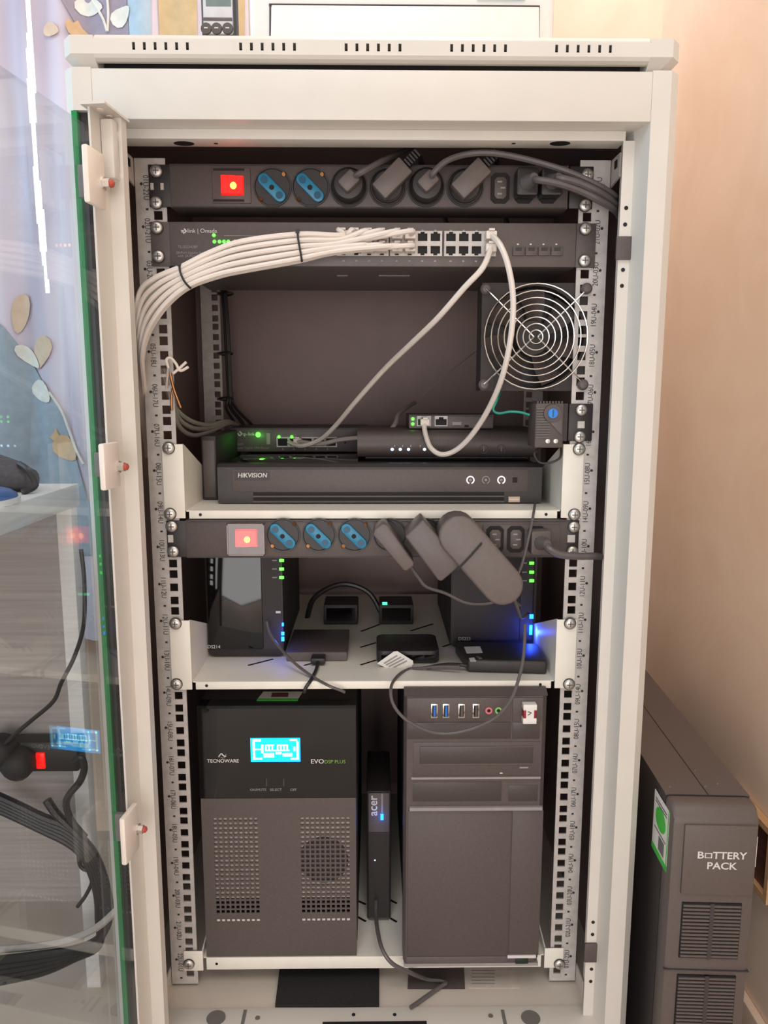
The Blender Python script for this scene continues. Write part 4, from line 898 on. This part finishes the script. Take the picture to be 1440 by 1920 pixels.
joined([LR(474, 1386, 478, 1424), LR(474, 1386, 489, 1390), LR(474, 1421, 492, 1424), LR(556, 1390, 560, 1424), LR(545, 1421, 560, 1424), LR(543, 1386, 557, 1389), LR(490, 1396, 494, 1412), LR(478, 1404, 492, 1406)]
       +[LR(x, 1397, x+3, 1407) for x in (497, 503, 509, 519, 525, 531, 537)]+[LR(498, 1396, 514, 1398), LR(519, 1396, 540, 1398), LR(497, 1406, 543, 1408), LR(494, 1412, 514, 1420), LR(517, 1410, 528, 1414), LR(530, 1412, 548, 1418), LR(550, 1400, 554, 1408)]).build('display_symbols', 'lcd_bright', lc)
txt('TECNOWARE', 418, 1427, UY-0.0004, 0.0062, 'print', ups, bold=0.01)
MB().tube([at(410, 1419, UY-0.0005), at(415, 1413, UY-0.0005), at(419, 1417, UY-0.0005), at(424, 1418, UY-0.0005)], 0.0007, sub=4).build('logo_mark', 'print', ups)
MB().tube([at(414, 1420, UY-0.0005), at(420, 1421, UY-0.0005), at(424, 1414, UY-0.0005)], 0.0005, sub=4).build('logo_mark', 'print_dim', ups)
txt('EVO', 595, 1428, UY-0.0004, 0.0078, 'print', ups, bold=0.01, sx=1.1); txt('DSP PLUS', 628, 1428.5, UY-0.0004, 0.0062, 'print_green', ups)
for s, px_ in (('ON/MUTE', 484), ('SELECT', 517), ('OFF', 550)): txt(s, px_, 1481, UY-0.0004, 0.0045, 'print_dim', ups)
for px_ in (500, 532):
    b = R(px_-0.6, 1460, px_+0.6, 1474, UY); B(b[0], b[1], UY-0.0003, UY+0.001, b[2], b[3]).build('button_gap', 'charcoal', ups)
on_top(ups, [(482, 1312), (558, 1312), (568, 1297), (494, 1297)], UZ1+0.0001, 'paper', 'warning_sticker')
on_top(ups, [(481, 1314), (558, 1314), (559, 1310), (484, 1310)], UZ1+0.0005, 'green_print', 'sticker_band')
on_top(ups, [(508, 1307), (540, 1307), (541, 1299), (510, 1299)], UZ1+0.0005, M('maroon_print', (110, 60, 70), 0.5), 'sticker_mark')
for x in (UX0+0.02, UX1-0.02):
    for y in (0.05, 0.33): MB().cyl((x, y, Z3+0.0003), (x, y, Z3+0.004), 0.008, 12).build('foot', 'black', ups)

# ------------------------------------------------------------------ mini computer
AY = 0.065
ac = thing('mini_computer', 'slim black upright mini computer between the battery backup and the tower', 'computer', (0, 0.15, Z3))
a = R(688, 1478, 733, 1726, AY)
az1 = at(710, 1486, AY).z
B(a[0], a[1], AY+0.004, AY+0.12, Z3+0.0005, az1).build('body', 'black', ac, bevel=0.002)
B(a[0]+0.002, a[1]-0.002, AY, AY+0.004, Z3+0.003, az1-0.001).build('front_panel', 'charcoal', ac, bevel=0.001)
b = R(690, 1560, 731, 1720, AY); B(b[0]+0.001, b[1]-0.001, AY-0.0006, AY, b[2], b[3]).build('lower_cover', 'black', ac)
txt('acer', 700, 1511, AY-0.0004, 0.0165, 'print', ac, rot=math.pi/2, bold=0.015)
b = R(715, 1488, 718, 1524, AY); B(b[0], b[1], AY-0.0006, AY, b[2], b[3]).build('light_strip', 'print_dim', ac)
b = R(713.5, 1526, 719, 1537, AY); o = B(b[0], b[1], AY-0.0012, AY, b[2], b[3]).build('blue_light', 'led_blue', ac)
l = bpy.data.lights.new('led_glow', 'POINT'); l.energy = 0.008; l.color = (0.03, 0.15, 1); l.shadow_soft_size = 0.003
q = bpy.data.objects.new('led_glow', l); col.objects.link(q); q.parent = o; q.location = (0, -0.012, 0)
led(ac, 703, 1613, AY-0.0006, 0.0009, 'led_white')
cable('grey cable falling from the mini computer over the bottom shelf onto the base', [at(705, 1690, 0.058), at(705, 1715, 0.040), at(708, 1745, 0.012), at(717, 1780, -0.015), at(735, 1806, -0.022), at(765, 1822, -0.015), atz(800, 1836, -0.984), atz(826, 1839, -0.9865), atz(836, 1843, -0.9865), atz(826, 1850, -0.9865), atz(803, 1866, -0.9865), atz(782, 1881, -0.9865), atz(770, 1889, -0.985)], 0.0026, 'cable_grey', name='usb_cable')

# ------------------------------------------------------------------ computer tower
PY = -0.019
pc = thing('computer_tower', 'charcoal computer tower with front usb sockets and a disc drive', 'computer', (0.12, 0.15, Z3))
PX0, PX1 = at(757, 1560, PY).x, at(1019, 1560, PY).x; PZ1 = at(880, 1306, PY).z
B(PX0+0.004, PX1-0.003, PY+0.030, 0.36, Z3+0.002, PZ1-0.001).build('case', 'black_matte', pc, bevel=0.001)
MB().pz([(PX0, PY+0.030), (PX0, PY+0.006), (PX0+0.003, PY), (PX1-0.006, PY), (PX1, PY+0.008), (PX1, PY+0.030)], Z3+0.006, PZ1).build('front', 'charcoal', pc)
MB().px([(PY+0.002, PZ1), (PY+0.014, PZ1+0.006), (PY+0.017, PZ1+0.006), (PY+0.017, PZ1)], PX0, PX1).build('front_top', 'charcoal', pc)
def PB(x0, y0, x1, y1, d0, d1, name, mat, parent=None, bevel=0.0006):
    b = R(x0, y0, x1, y1, PY); return B(b[0], b[1], PY-d1, PY-d0, b[2], b[3]).build(name, mat, parent or pc, bevel=bevel)
M('pc_dark', (70, 62, 60), 0.4, noise=0.08, scale=300)
PB(763, 1308, 958, 1352, 0, 0.0015, 'io_panel', 'charcoal'); PB(961, 1308, 1018, 1352, 0, 0.0012, 'reader_panel', 'charcoal')
PB(764, 1354, 958, 1385, 0, 0.0008, 'status_panel', 'pc_dark'); PB(961, 1354, 1012, 1385, 0, 0.0006, 'status_panel', 'pc_dark')
for px_, m in ((814, 'usb_blue'), (836, 'usb_blue'), (865, 'hole'), (892, 'hole')):
    o = PB(px_-6.5, 1318, px_+6.5, 1345, 0.0015, 0.0028, 'usb_socket', 'chrome'); PB(px_-4.2, 1321, px_+4.2, 1342, 0.0026, 0.0031, 'socket_opening', 'hole', o, 0)
    PB(px_-1.5, 1322, px_+2.5, 1341, 0.003, 0.0034, 'socket_tongue', m if m == 'usb_blue' else 'charcoal', o, 0)
for px_, m in ((916, 'pink'), (934, 'lime')):
    p = at(px_, 1331, PY); o = MB().lathe((p.x, PY-0.001, p.z), (0, -1, 0), [(0.0042, 0), (0.0042, 0.0018), (0.0022, 0.0018), (0.0022, 0.0006)], 18).build('audio_jack', m, pc, smooth=True)
    MB().cyl((p.x, PY-0.0012, p.z), (p.x, PY-0.0020, p.z), 0.0022, 12).build('jack_hole', 'hole', o)
ua = R(981, 1320, 1005, 1356, PY-0.010)
us = thing('usb_stick', 'white and dark red usb stick plugged into the computer tower', 'usb stick', ((ua[0]+ua[1])/2, PY-0.012, ua[2]))
B(ua[0], ua[1], PY-0.012, PY-0.0005, ua[2]+0.002, ua[3]-0.002).build('body', 'red_plastic', us, bevel=0.001)
for z0, z1 in ((ua[3]-0.007, ua[3]), (ua[2], ua[2]+0.007)): B(ua[0]-0.0005, ua[1]+0.0005, PY-0.0128, PY-0.002, z0, z1).build('shell', 'white_plastic', us, bevel=0.0008)
B(ua[0]+0.003, ua[1]-0.003, PY-0.0130, PY-0.0118, ua[2]+0.005, ua[3]-0.005).build('shell', 'white_plastic', us)
p = at(993, 1338, PY-0.0134); MB().tube([(p.x-0.002, PY-0.0134, p.z+0.002), (p.x+0.002, PY-0.0134, p.z+0.001), (p.x-0.002, PY-0.0134, p.z-0.002)], 0.0006, sub=3).build('logo_mark', 'grey_plastic', us)
PB(775, 1391, 1012, 1455, 0, 0.0006, 'drive_bay', 'charcoal'); PB(787, 1400, 999, 1432, 0.0006, 0.0016, 'disc_tray', 'pc_dark'); PB(787, 1398.6, 999, 1400, 0.0006, 0.002, 'tray_edge', 'plug_grey', None, 0); PB(787, 1430.6, 999, 1432, 0.0006, 0.002, 'tray_edge', 'plug_grey', None, 0)
PB(974, 1437, 990, 1439.5, 0.0006, 0.0014, 'eject_button', 'print_dim', None, 0); PB(937, 1448, 942, 1450, 0.0006, 0.001, 'eject_hole', 'print', None, 0)
PB(771, 1456, 1013, 1459.5, 0, 0.002, 'trim_line', 'print_dim', None, 0)
PB(774, 1466, 940, 1502, 0, 0.0006, 'bay_cover', 'pc_dark'); PB(953, 1472, 1008, 1502, 0, 0.0004, 'bay_cover', 'pc_dark')
PB(768, 1511, 1016, 1517, 0, 0.004, 'trim_line', 'print_dim', None, 0)
PB(764, 1519, 955, 1790, 0, 0.0012, 'front_door', 'charcoal'); PB(957, 1519, 1014, 1790, 0, 0.0010, 'front_strip', 'charcoal')
PB(762, 1793, 950, 1808, 0, 0.0008, 'foot_panel', 'gunmetal'); PB(951, 1789, 1004, 1794, 0.0008, 0.0025, 'name_plate', 'print', None, 0); PB(966, 1797, 990, 1806, 0, 0.0015, 'badge', M('dark_green', (28, 44, 34), 0.3))
B(PX0+0.001, PX1-0.001, PY-0.001, PY+0.03, Z3+0.0012, Z3+0.005).build('lip_reflection', 'print_dim', pc)  # light grey bar painted where the lower lip reflects light
for x in (PX0+0.02, PX1-0.02):
    for y in (0.02, 0.33): MB().cyl((x, y, Z3+0.0003), (x, y, Z3+0.004), 0.008, 12).build('foot', 'black', pc)

# ------------------------------------------------------------------ things on the rack base
def on_base(name, lab, cat, quad, mat, h=0.0015, bits=()):
    P = [atz(*c, -0.990) for c in quad]
    o = MB().pz([(p.x, p.y) for p in P], -0.990, -0.990+h).build(name, mat, None, lab=lab, cat=cat)
    for nm, q, m in bits:
        P = [atz(*c, -0.990+h) for c in q]; MB().pz([(p.x, p.y) for p in P], -0.990+h, -0.990+h+0.0003).build(nm, m, o)
on_base('foam_mat', 'black foam mat lying in the middle of the rack base', 'mat', [(516, 1889), (711, 1889), (711, 1800), (527, 1800)], M('foam', (34, 32, 33), 0.9, noise=0.4, scale=500, bump=0.3), 0.004)
on_base('rating_sticker', 'dark grey label on the rack base under the computer tower', 'sticker', [(764, 1855), (872, 1855), (870, 1812), (766, 1812)], 'gunmetal', 0.0004)
on_base('paper_label', 'pale paper label with faint print on the rack base, right of the dark one', 'label', [(879, 1853), (975, 1853), (968, 1812), (876, 1812)], 'paper_base' if False else M('beige_paper', (206, 196, 186), 0.6), 0.0004,
        [('label_print', [(884, y+1.4), (928, y+1.4), (928, y), (884, y)], 'print_dim') for y in (1820, 1826, 1832, 1838, 1844)])

# ------------------------------------------------------------------ battery pack beside the rack
bp = thing('battery_pack', 'tall narrow grey battery pack lettered battery pack, standing right of the rack', 'battery pack', (0.36, 0.05, FL))
BA = math.radians(-3.0); BO = Vector((0.3165, -0.130, FL))
bu = Vector((math.cos(BA), math.sin(BA), 0)); bv = Vector((-math.sin(BA), math.cos(BA), 0))
def bw(x, y, z): return BO+bu*x+bv*y+Vector((0, 0, z))
def bbox(x0, x1, y0, y1, z0, z1): return MB().obox(bw(x0, y0, z0), bu*(x1-x0), bv*(y1-y0), (0, 0, z1-z0))
BWD = 0.091; BH = 0.440
M('bat_grey', (96, 85, 81), 0.5, noise=0.05, scale=300, bump=0.03); M('bat_dark', (62, 56, 56), 0.55, noise=0.2, scale=500, bump=0.05)
bbox(0.001, BWD, 0.030, 0.46, 0, BH).build('case', 'bat_dark', bp)
bbox(0.001, BWD, 0.030, 0.46, BH, BH+0.0012).build('lid', 'bat_grey', bp)
bbox(0.046, 0.0468, 0.030, 0.46, BH+0.001, BH+0.0016).build('lid_seam', 'hole', bp)
mb = MB().prism([(0, BH+0.0012), (0.030, BH+0.0012), (0.030, 0.0), (0.002, 0.0), (-0.0, BH-0.012)][::-1], lambda p, t: tuple(bw(t, p[0] if p[1] < BH else p[0]+0.010*(p[0] == 0), p[1])), 0, BWD)
mb.build('front', 'bat_grey', bp, bevel=0.005)
fx0, fx1 = 0.012, BWD-0.004
bbox(fx0, fx1, -0.003, 0.004, BH-0.096, BH-0.016).build('name_panel', 'bat_grey', bp, bevel=0.001)
def grill(z0, z1):
    bbox(fx0+0.003, fx1-0.009, -0.0008, 0.002, z0, z1).build('grille_recess', 'hole', bp)
    xm = (fx0+fx1-0.006)/2
    n_ = int((z1-z0)/0.0042)
    for xa, xb in ((fx0+0.004, xm-0.002), (xm+0.002, fx1-0.010)):
        for i in range(n_):
            z = z0+0.002+i*(z1-z0-0.002)/n_
            bbox(xa, xb, -0.0022, 0.002, z, z+0.0022).build('grille_slat', 'bat_grey', bp)
    bbox(xm-0.0022, xm+0.0022, -0.0025, 0.002, z0, z1).build('grille_post', 'bat_dark', bp)
grill(BH-0.173, BH-0.107); bbox(-0.0002, BWD+0.0002, -0.0008, 0.003, BH-0.1885, BH-0.1875).build('front_seam', 'bat_dark', bp)
grill(BH-0.29, BH-0.194); grill(BH-0.41, BH-0.31)
cxm = (fx0+fx1)/2+0.003
text('B', 0.0112, bw(cxm-0.0228, -0.0033, BH-0.050), 'print', bp, u=bu, bold=0.02, sx=1.15); text('TTERY', 0.0112, bw(cxm+0.0076, -0.0033, BH-0.050), 'print', bp, u=bu, bold=0.02, sx=1.08)
text('PACK', 0.0112, bw(cxm, -0.0033, BH-0.062), 'print', bp, u=bu, bold=0.02, sx=1.1)
bx0 = cxm-0.0185
o = bbox(bx0, bx0+0.0078, -0.0036, -0.003, BH-0.0528, BH-0.0470).build('battery_symbol', 'print', bp); bbox(bx0+0.0012, bx0+0.0064, -0.0038, -0.0035, BH-0.0518, BH-0.0480).build('symbol_core', 'bat_grey', o)
def side(y0, y1, z0, z1, mat, n, e=0.0004): return MB().obox(bw(-e, y0, z0), bu*e, bv*(y1-y0), (0, 0, z1-z0)).build(n, mat, bp)
st_ = side(0.011, 0.061, BH-0.080, BH-0.010, 'paper', 'sticker', 0.0006)
side(0.011, 0.061, BH-0.080, BH-0.073, 'green_print', 'sticker_band', 0.0010); side(0.011, 0.0125, BH-0.080, BH-0.010, 'green_print', 'sticker_band', 0.0010)
MB().prism([(0.036+0.017*math.cos(i*math.pi/12), BH-0.034+0.013*math.sin(i*math.pi/12)) for i in range(24)], lambda p, t: tuple(bw(t, p[0], p[1])), -0.0010, -0.0006).build('sticker_emblem', 'green_print', bp)
for z in (0.016, 0.0195, 0.050): side(0.017, 0.055, BH-z-0.0016, BH-z, 'grey_plastic', 'sticker_print', 0.0009)
side(0.021, 0.039, BH-0.070, BH-0.054, 'grey_plastic', 'sticker_print', 0.0009)
MB().obox(bw(BWD, 0.006, BH-0.068), bu*0.0012, bv*0.012, (0, 0, 0.035)).build('side_tag', 'white_plastic', bp)
for x, y in ((0.010, 0.045), (0.050, 0.048), (0.066, 0.055), (0.052, 0.085)): MB().lathe(bw(x, y, BH+0.0012), (0, 0, 1), [(0.0022, 0), (0.0012, 0.001)], 10).build('lid_screw', 'plug_grey', bp)
wb = thing('wall_recess', 'dark recess framed in light wood on the wall right of the battery pack', 'wall box', (0.495, 0.04, -0.87))
B(0.4945, 0.4995, -0.006, 0.096, -0.864, -0.782).build('recess_panel', 'brown_wood', wb)
for z0, z1 in ((-0.782, -0.774), (-0.872, -0.864)): B(0.488, 0.4995, -0.014, 0.104, z0, z1).build('frame_board', 'light_wood', wb)
for y0, y1 in ((-0.014, -0.006), (0.096, 0.104)): B(0.488, 0.4995, y0, y1, -0.864, -0.782).build('frame_board', 'light_wood', wb)

# ------------------------------------------------------------------ on top of the rack
pr_ = thing('printer', 'white printer standing on top of the rack cabinet', 'printer', (0.03, 0.2, 0.099))
YP = 0.06
a = R(466, 0, 1041, 70, YP)
B(a[0], a[1], YP, 0.40, 0.101, 0.33).build('body', 'white_plastic', pr_, bevel=0.008, seg=3)
b = R(507, 14, 1009, 70, YP); MB().py([(b[0]-0.002, 0.104), (b[1]+0.003, 0.104), (b[1]-0.0, b[3]), (b[0]+0.002, b[3])], YP-0.004, YP+0.002).build('paper_door', M('tray_white', (240, 232, 228), 0.4, noise=0.02), pr_, bevel=0.001)
B(b[0]-0.001, b[1]+0.001, YP-0.002, YP+0.001, b[3], b[3]+0.0022).build('door_gap', 'ink', pr_)
for s_, x in ((0, b[0]-0.0025), (1, b[1]+0.0015)): MB().py([(x, 0.104), (x+0.0014, 0.104), (x+0.0014+(0.002 if s_ == 0 else -0.002), b[3]), (x+(0.002 if s_ == 0 else -0.002), b[3])], YP-0.002, YP+0.001).build('door_gap', 'ink', pr_)
b = R(895, -40, 985, 2, YP); B(b[0], b[1], YP-0.003, YP+0.001, b[2]+0.001, b[3]).build('label_sticker', M('teal_print', (120, 200, 205), 0.5), pr_)
for x in (a[0]+0.03, a[1]-0.03):
    for y in (YP+0.03, 0.37): MB().cyl((x, y, 0.099), (x, y, 0.102), 0.01, 12).build('foot', 'ink', pr_)
ph = thing('cordless_phone', 'white cordless phone with dark keys standing on the rack left of the printer', 'phone', (-0.2, 0.15, 0.099))
YH = 0.10
def HB(x0, y0, x1, y1, d0, d1, n, m, bevel=0.0):
    b = R(x0, y0, x1, y1, YH); return B(b[0], b[1], YH-d1, YH-d0, b[2], b[3]).build(n, m, ph, bevel=bevel)
b = R(377, 0, 441, 70, YH)
B(b[0], b[1], YH-0.001, YH+0.028, 0.112, 0.255).build('back_shell', 'charcoal', ph, bevel=0.004)
B(b[0]-0.004, b[1]+0.006, YH+0.002, YH+0.06, 0.099, 0.118).build('charging_cradle', 'charcoal', ph, bevel=0.003)
HB(381, -60, 437, 67, 0.0, 0.005, 'face', M('silver_plastic', (214, 212, 214), 0.3, metal=0.1), 0.003); HB(387, -40, 434, 16, 0.005, 0.0055, 'screen', M('phone_screen', (120, 132, 130), 0.15))
HB(383, 37, 437, 43, 0.005, 0.006, 'soft_keys', 'gunmetal', 0.0004)
for px_ in (388.5, 408, 428.5):
    p = at(px_, 57.5, YH); MB().lathe((p.x, YH-0.0048, p.z), (0, -1, 0), [(0.0066, 0), (0.0060, 0.0018), (0.0001, 0.0022)], 18).build('key', 'charcoal', ph, smooth=True)
    B(p.x-0.0022, p.x+0.0022, YH-0.0076, YH-0.0069, p.z-0.0006, p.z+0.0006).build('key_symbol', 'print', ph)

# ------------------------------------------------------------------ curtain behind
CY = 0.50
def cy(x, z): return CY+0.010*math.sin(x*38+0.6*math.sin(z*2.0))+0.005*math.sin(x*91+1.0)+0.02*math.sin(x*7)
def drape(x0, x1, z0, z1, lab, mat, nx=420, nz=90, slit=None):
    V = [(x0+(x1-x0)*i/nx, 0, z0+(z1-z0)*k/nz) for k in range(nz+1) for i in range(nx+1)]
    V = [(x, cy(x, z), z) for x, _, z in V]; w = nx+1; f = []
    for k in range(nz):
        for i in range(nx):
            q = k*w+i
            if slit and abs(V[q][0]-slit[0]+0.003*math.sin(V[q][2]*11)) < slit[1]*(0.75+0.25*math.sin(V[q][2]*31)) and V[q][2] > slit[2]: continue
            f.append((q, q+1, q+w+1, q+w))
    return MB().add(V, f).build('curtain', mat, None, smooth=True, lab=lab, cat='curtain')
def stripe_mat(name, cols_, scale):
    m = bpy.data.materials.new(name); m.use_nodes = True; nt = m.node_tree; b = nt.nodes['Principled BSDF']; b.inputs['Roughness'].default_value = 0.8
    tc = nt.nodes.new('ShaderNodeTexCoord'); mp = nt.nodes.new('ShaderNodeMapping'); mp.inputs['Scale'].default_value = (scale, scale, scale*0.16)
    nz = nt.nodes.new('ShaderNodeTexNoise'); nz.inputs['Scale'].default_value = 1; nz.inputs['Detail'].default_value = 2; rp = nt.nodes.new('ShaderNodeValToRGB')
    el = rp.color_ramp.elements
    while len(el) < len(cols_): el.new(0.5)
    for i, c in enumerate(cols_): el[i].position = 0.32+0.36*i/(len(cols_)-1); el[i].color = (*[lin(v) for v in c], 1)
    nt.links.new(tc.outputs['Object'], mp.inputs['Vector']); nt.links.new(mp.outputs['Vector'], nz.inputs['Vector']); nt.links.new(nz.outputs['Fac'], rp.inputs['Fac']); nt.links.new(rp.outputs['Color'], b.inputs['Base Color'])
    b.inputs['Transmission Weight'].default_value = 0.0; MATS[name] = m
stripe_mat('lavender_cloth', [(186, 172, 186), (214, 204, 218), (226, 216, 226), (196, 184, 198)], 9)
M('sheer_cloth', (232, 222, 236), 0.7, noise=0.06, scale=40)
gx = at(58, 200, CY).x
cu2 = drape(-1.25, at(470, 30, CY).x, FL+0.42, FL+2.5, 'lavender curtain printed with leaves and orange fish shapes, a bright gap in it', 'lavender_cloth', slit=(gx, 0.007, at(100, 560, CY).z))
M('leaf_white', (226, 222, 214), 0.8); M('leaf_orange', (214, 178, 138), 0.8); M('cloth_blue', (158, 170, 182), 0.8); M('cloth_ochre', (206, 180, 138), 0.8); M('cloth_mauve', (160, 148, 162), 0.8); M('cloth_sky', (176, 196, 212), 0.8)
def patch(name, mat, pts, off=0.003, rings_=5):
    P = [at(x, y, CY) for x, y in pts]; cx = sum(p.x for p in P)/len(P); cz = sum(p.z for p in P)/len(P)
    Q = []
    for i in range(len(P)):
        a, b = P[i], P[(i+1) % len(P)]
        for t in (0, 0.25, 0.5, 0.75): Q.append((a.x+(b.x-a.x)*t, a.z+(b.z-a.z)*t))
    n = len(Q); V = [(cx, cy(cx, cz)-off, cz)]; f = []
    for r in range(1, rings_+1):
        for x, z in Q:
            X, Z = cx+(x-cx)*r/rings_, cz+(z-cz)*r/rings_; V.append((X, cy(X, Z)-off, Z))
    for j in range(n): f.append((0, 1+j, 1+(j+1) % n))
    for r in range(rings_-1):
        for j in range(n): f.append((1+r*n+j, 1+(r+1)*n+j, 1+(r+1)*n+(j+1) % n, 1+r*n+(j+1) % n))
    MB().add(V, f).build(name, mat, cu2, smooth=True)
def leaf(cx, cy_, L, W, ang, mat='leaf_white', off=0.005):
    pts = []
    for i in range(12):
        t = 2*math.pi*i/12; u, v = L/2*math.cos(t), W/2*math.sin(t)*(1-0.35*math.cos(t))
        pts.append((cx+u*math.cos(ang)-v*math.sin(ang), cy_+u*math.sin(ang)+v*math.cos(ang)))
    patch('leaf_print', mat, pts, off)
patch('mauve_print', 'cloth_mauve', [(104, -20), (240, -20), (250, 110), (190, 110), (150, 60)], 0.003)
patch('sky_stripe_print', 'cloth_sky', [(243, -20), (290, -20), (292, 110), (250, 110)], 0.003)
patch('ochre_print', 'cloth_ochre', [(300, -20), (372, -20), (374, 110), (306, 110)], 0.003)
patch('ochre_print', 'cloth_ochre', [(430, -20), (464, -20), (464, 110), (432, 110)], 0.003)
patch('blue_print', 'cloth_blue', [(-60, 560), (0, 612), (60, 700), (110, 770), (150, 880), (175, 960), (175, 1040), (-60, 1040)], 0.003)
leaf(231, 36, 44, 34, -0.7); leaf(165, 8, 60, 34, 0.3); leaf(42, 668, 62, 24, 0.75); leaf(70, 735, 52, 34, 0.8)
patch('orange_print', 'leaf_orange', [(122, 44), (128, 34), (135, 40), (142, 33), (150, 48), (175, 70), (150, 75), (128, 60)], 0.005)
leaf(121, 842, 58, 40, 0.75, 'leaf_orange'); patch('orange_print', 'leaf_orange', [(88, 820), (97, 812), (101, 802), (106, 814), (114, 824), (104, 832)], 0.0045)
M('leaf_pale', (216, 190, 166), 0.8); leaf(26, 585, 78, 30, 1.7, 'leaf_pale', 0.004); leaf(70, 660, 66, 40, 1.9, 'leaf_pale', 0.003); leaf(96, 56, 32, 26, 0.3, 'leaf_pale')
for pts in ([(203, 62), (196, 40), (186, 22), (172, 0), (165, -20)], [(204, 62), (206, 30), (203, -10)], [(88, 735), (112, 770), (128, 808), (145, 845), (160, 870)]):
    st = MB().tube([(lambda p: (p.x, cy(p.x, p.z)-0.005, p.z))(at(*q, CY)) for q in pts], 0.0022, n=5); st.build('stem_print', 'leaf_white', cu2, smooth=True)

# ------------------------------------------------------------------ desk at the left and what is on it
DZ = -0.365; DX = -0.405
dk = thing('desk', 'grey wood desk with a thick pale top left of the rack', 'desk', (-0.7, -0.1, FL))
B(-1.30, DX, -0.55, 0.175, DZ-0.030, DZ).build('desk_top', 'pale_wood', dk, bevel=0.001)
PBY = 0.145
pz0 = at(60, 1692, PBY).z
B(-1.28, at(127, 1300, PBY).x, PBY+0.002, PBY+0.018, pz0, DZ-0.030).build('back_panel', 'grey_wood', dk)
B(at(127, 1300, PBY).x, DX-0.001, PBY, PBY+0.022, FL, DZ-0.030).build('leg', 'pale_wood', dk, bevel=0.001)
B(-1.28, -1.24, PBY-0.012, PBY+0.022, FL, DZ-0.030).build('leg', 'pale_wood', dk, bevel=0.001)
B(-1.28, -1.24, -0.50, -0.46, FL, DZ-0.030).build('leg', 'pale_wood', dk, bevel=0.001)
bag = thing('black_pouch', 'dark grey zipped pouch lying on the desk', 'pouch', (-0.46, 0.0, DZ))
p = atz(30, 905, DZ)
mb = MB(); ring_ = []
for i in range(9):
    t = i/8; x = -0.62+0.185*t; r = 0.030*math.sin(math.pi*(0.12+0.80*t))**0.5
    ring_.append([(x, 0.10+r*1.5*math.cos(2*math.pi*j/14), DZ+max(0.0005, r*0.9+r*0.9*math.sin(2*math.pi*j/14))) for j in range(14)])
mb.rings(ring_).build('pouch_body', M('pouch_fabric', (82, 78, 84), 0.8, noise=0.2, scale=200, bump=0.2), bag, smooth=True)
MB().tube([(-0.445, 0.09, DZ+0.035), (-0.43, 0.08, DZ+0.028), (-0.42, 0.075, DZ+0.010), (-0.43, 0.06, DZ+0.003)], 0.004).build('pouch_strap', 'cable_black', bag, smooth=True)
ms = thing('blue_mouse', 'small blue and white object at the edge of the desk', 'mouse', (-0.43, -0.04, DZ))
p = atz(2, 945, DZ)
for nm, m, s_, h in (('base', 'white_plastic', 1.0, 0.006), ('shell', M('mouse_blue', (44, 88, 150), 0.35), 0.94, 0.014)):
    mb = MB(); rs = []
    for k in range(5):
        t = k/4; r = s_*math.cos(t*1.45) if nm == 'shell' else s_
        rs.append([(p.x-0.012+0.028*r*math.cos(2*math.pi*j/20), p.y+0.045*r*math.sin(2*math.pi*j/20), DZ+(0.0002 if nm == 'base' else 0.005)+h*math.sin(t*1.5)) for j in range(20)])
    mb.rings(rs).build(nm, m, ms, smooth=True)
# power strip and cables hanging on the desk side, seen through the glass door
SYD = 0.115
b = R(-40, 1376, 146, 1452, SYD)
ps = thing('power_strip', 'black power strip with a small red switch behind the glass door', 'power strip', ((b[0]+b[1])/2, SYD, b[2]))
a = R(-40, 1392, 146, 1448, SYD); B(a[0], a[1], SYD, PBY-0.001, a[2], a[3]).build('body', 'black', ps, bevel=0.003)
a = R(69, 1411, 85, 1440, SYD); B(a[0], a[1], SYD-0.003, SYD+0.002, a[2], a[3]).build('rocker_switch', 'neon_red', ps, bevel=0.001)
for px_, py_ in ((8, 1402), (40, 1425)):
    p = at(px_, py_, SYD); MB().lathe((p.x, SYD, p.z), (0, -1, 0), [(0.022, 0), (0.022, 0.018), (0.016, 0.026), (0.006, 0.030)], 16).build('plug', 'black_matte', ps, smooth=True)
def hang(lab, pts, r, mat='cable_black', name='power_cable'):
    cable(lab, [at(q[0], q[1], 0.095-(q[2] if len(q) > 2 else 0)) for q in pts], r, mat, name=name, group='black cords below the desk behind the glass')
hang('thin black cord curving down the desk panel to the power strip', [(152, 1030), (158, 1090), (157, 1170), (140, 1230), (115, 1280), (100, 1315), (60, 1350), (30, 1375), (5, 1400)], 0.0028)
hang('thick black cord leaving the power strip and bending down into the bundle', [(140, 1428), (152, 1420), (158, 1440), (150, 1465), (130, 1490), (124, 1510), (135, 1540), (160, 1570)], 0.0048)
for i in range(5):
    hang(f'black cord of the thick hanging bundle behind the glass, {fan_names[i]} from the top', [(-10, 1490+i*6), (30, 1508+i*6), (80, 1532+i*6), (125, 1550+i*7), (165-i*3, 1585+i*4), (188-i*4, 1625+i*3), (203-i*5, 1680), (205-i*5, 1720), (185, 1760+i*3, 0.01), (140, 1780+i*4, 0.02), (80, 1790+i*8, 0.03), (0, 1800+i*10, 0.04)], 0.0058)
hang('short black cable stub poking up from the hanging bundle', [(88, 1500), (105, 1525), (130, 1550), (160, 1580)], 0.006)
hang('thin black cord loop hanging below the bundle', [(148, 1575), (147, 1605), (152, 1625), (165, 1632), (175, 1630), (172, 1655), (160, 1680), (145, 1700)], 0.0028)
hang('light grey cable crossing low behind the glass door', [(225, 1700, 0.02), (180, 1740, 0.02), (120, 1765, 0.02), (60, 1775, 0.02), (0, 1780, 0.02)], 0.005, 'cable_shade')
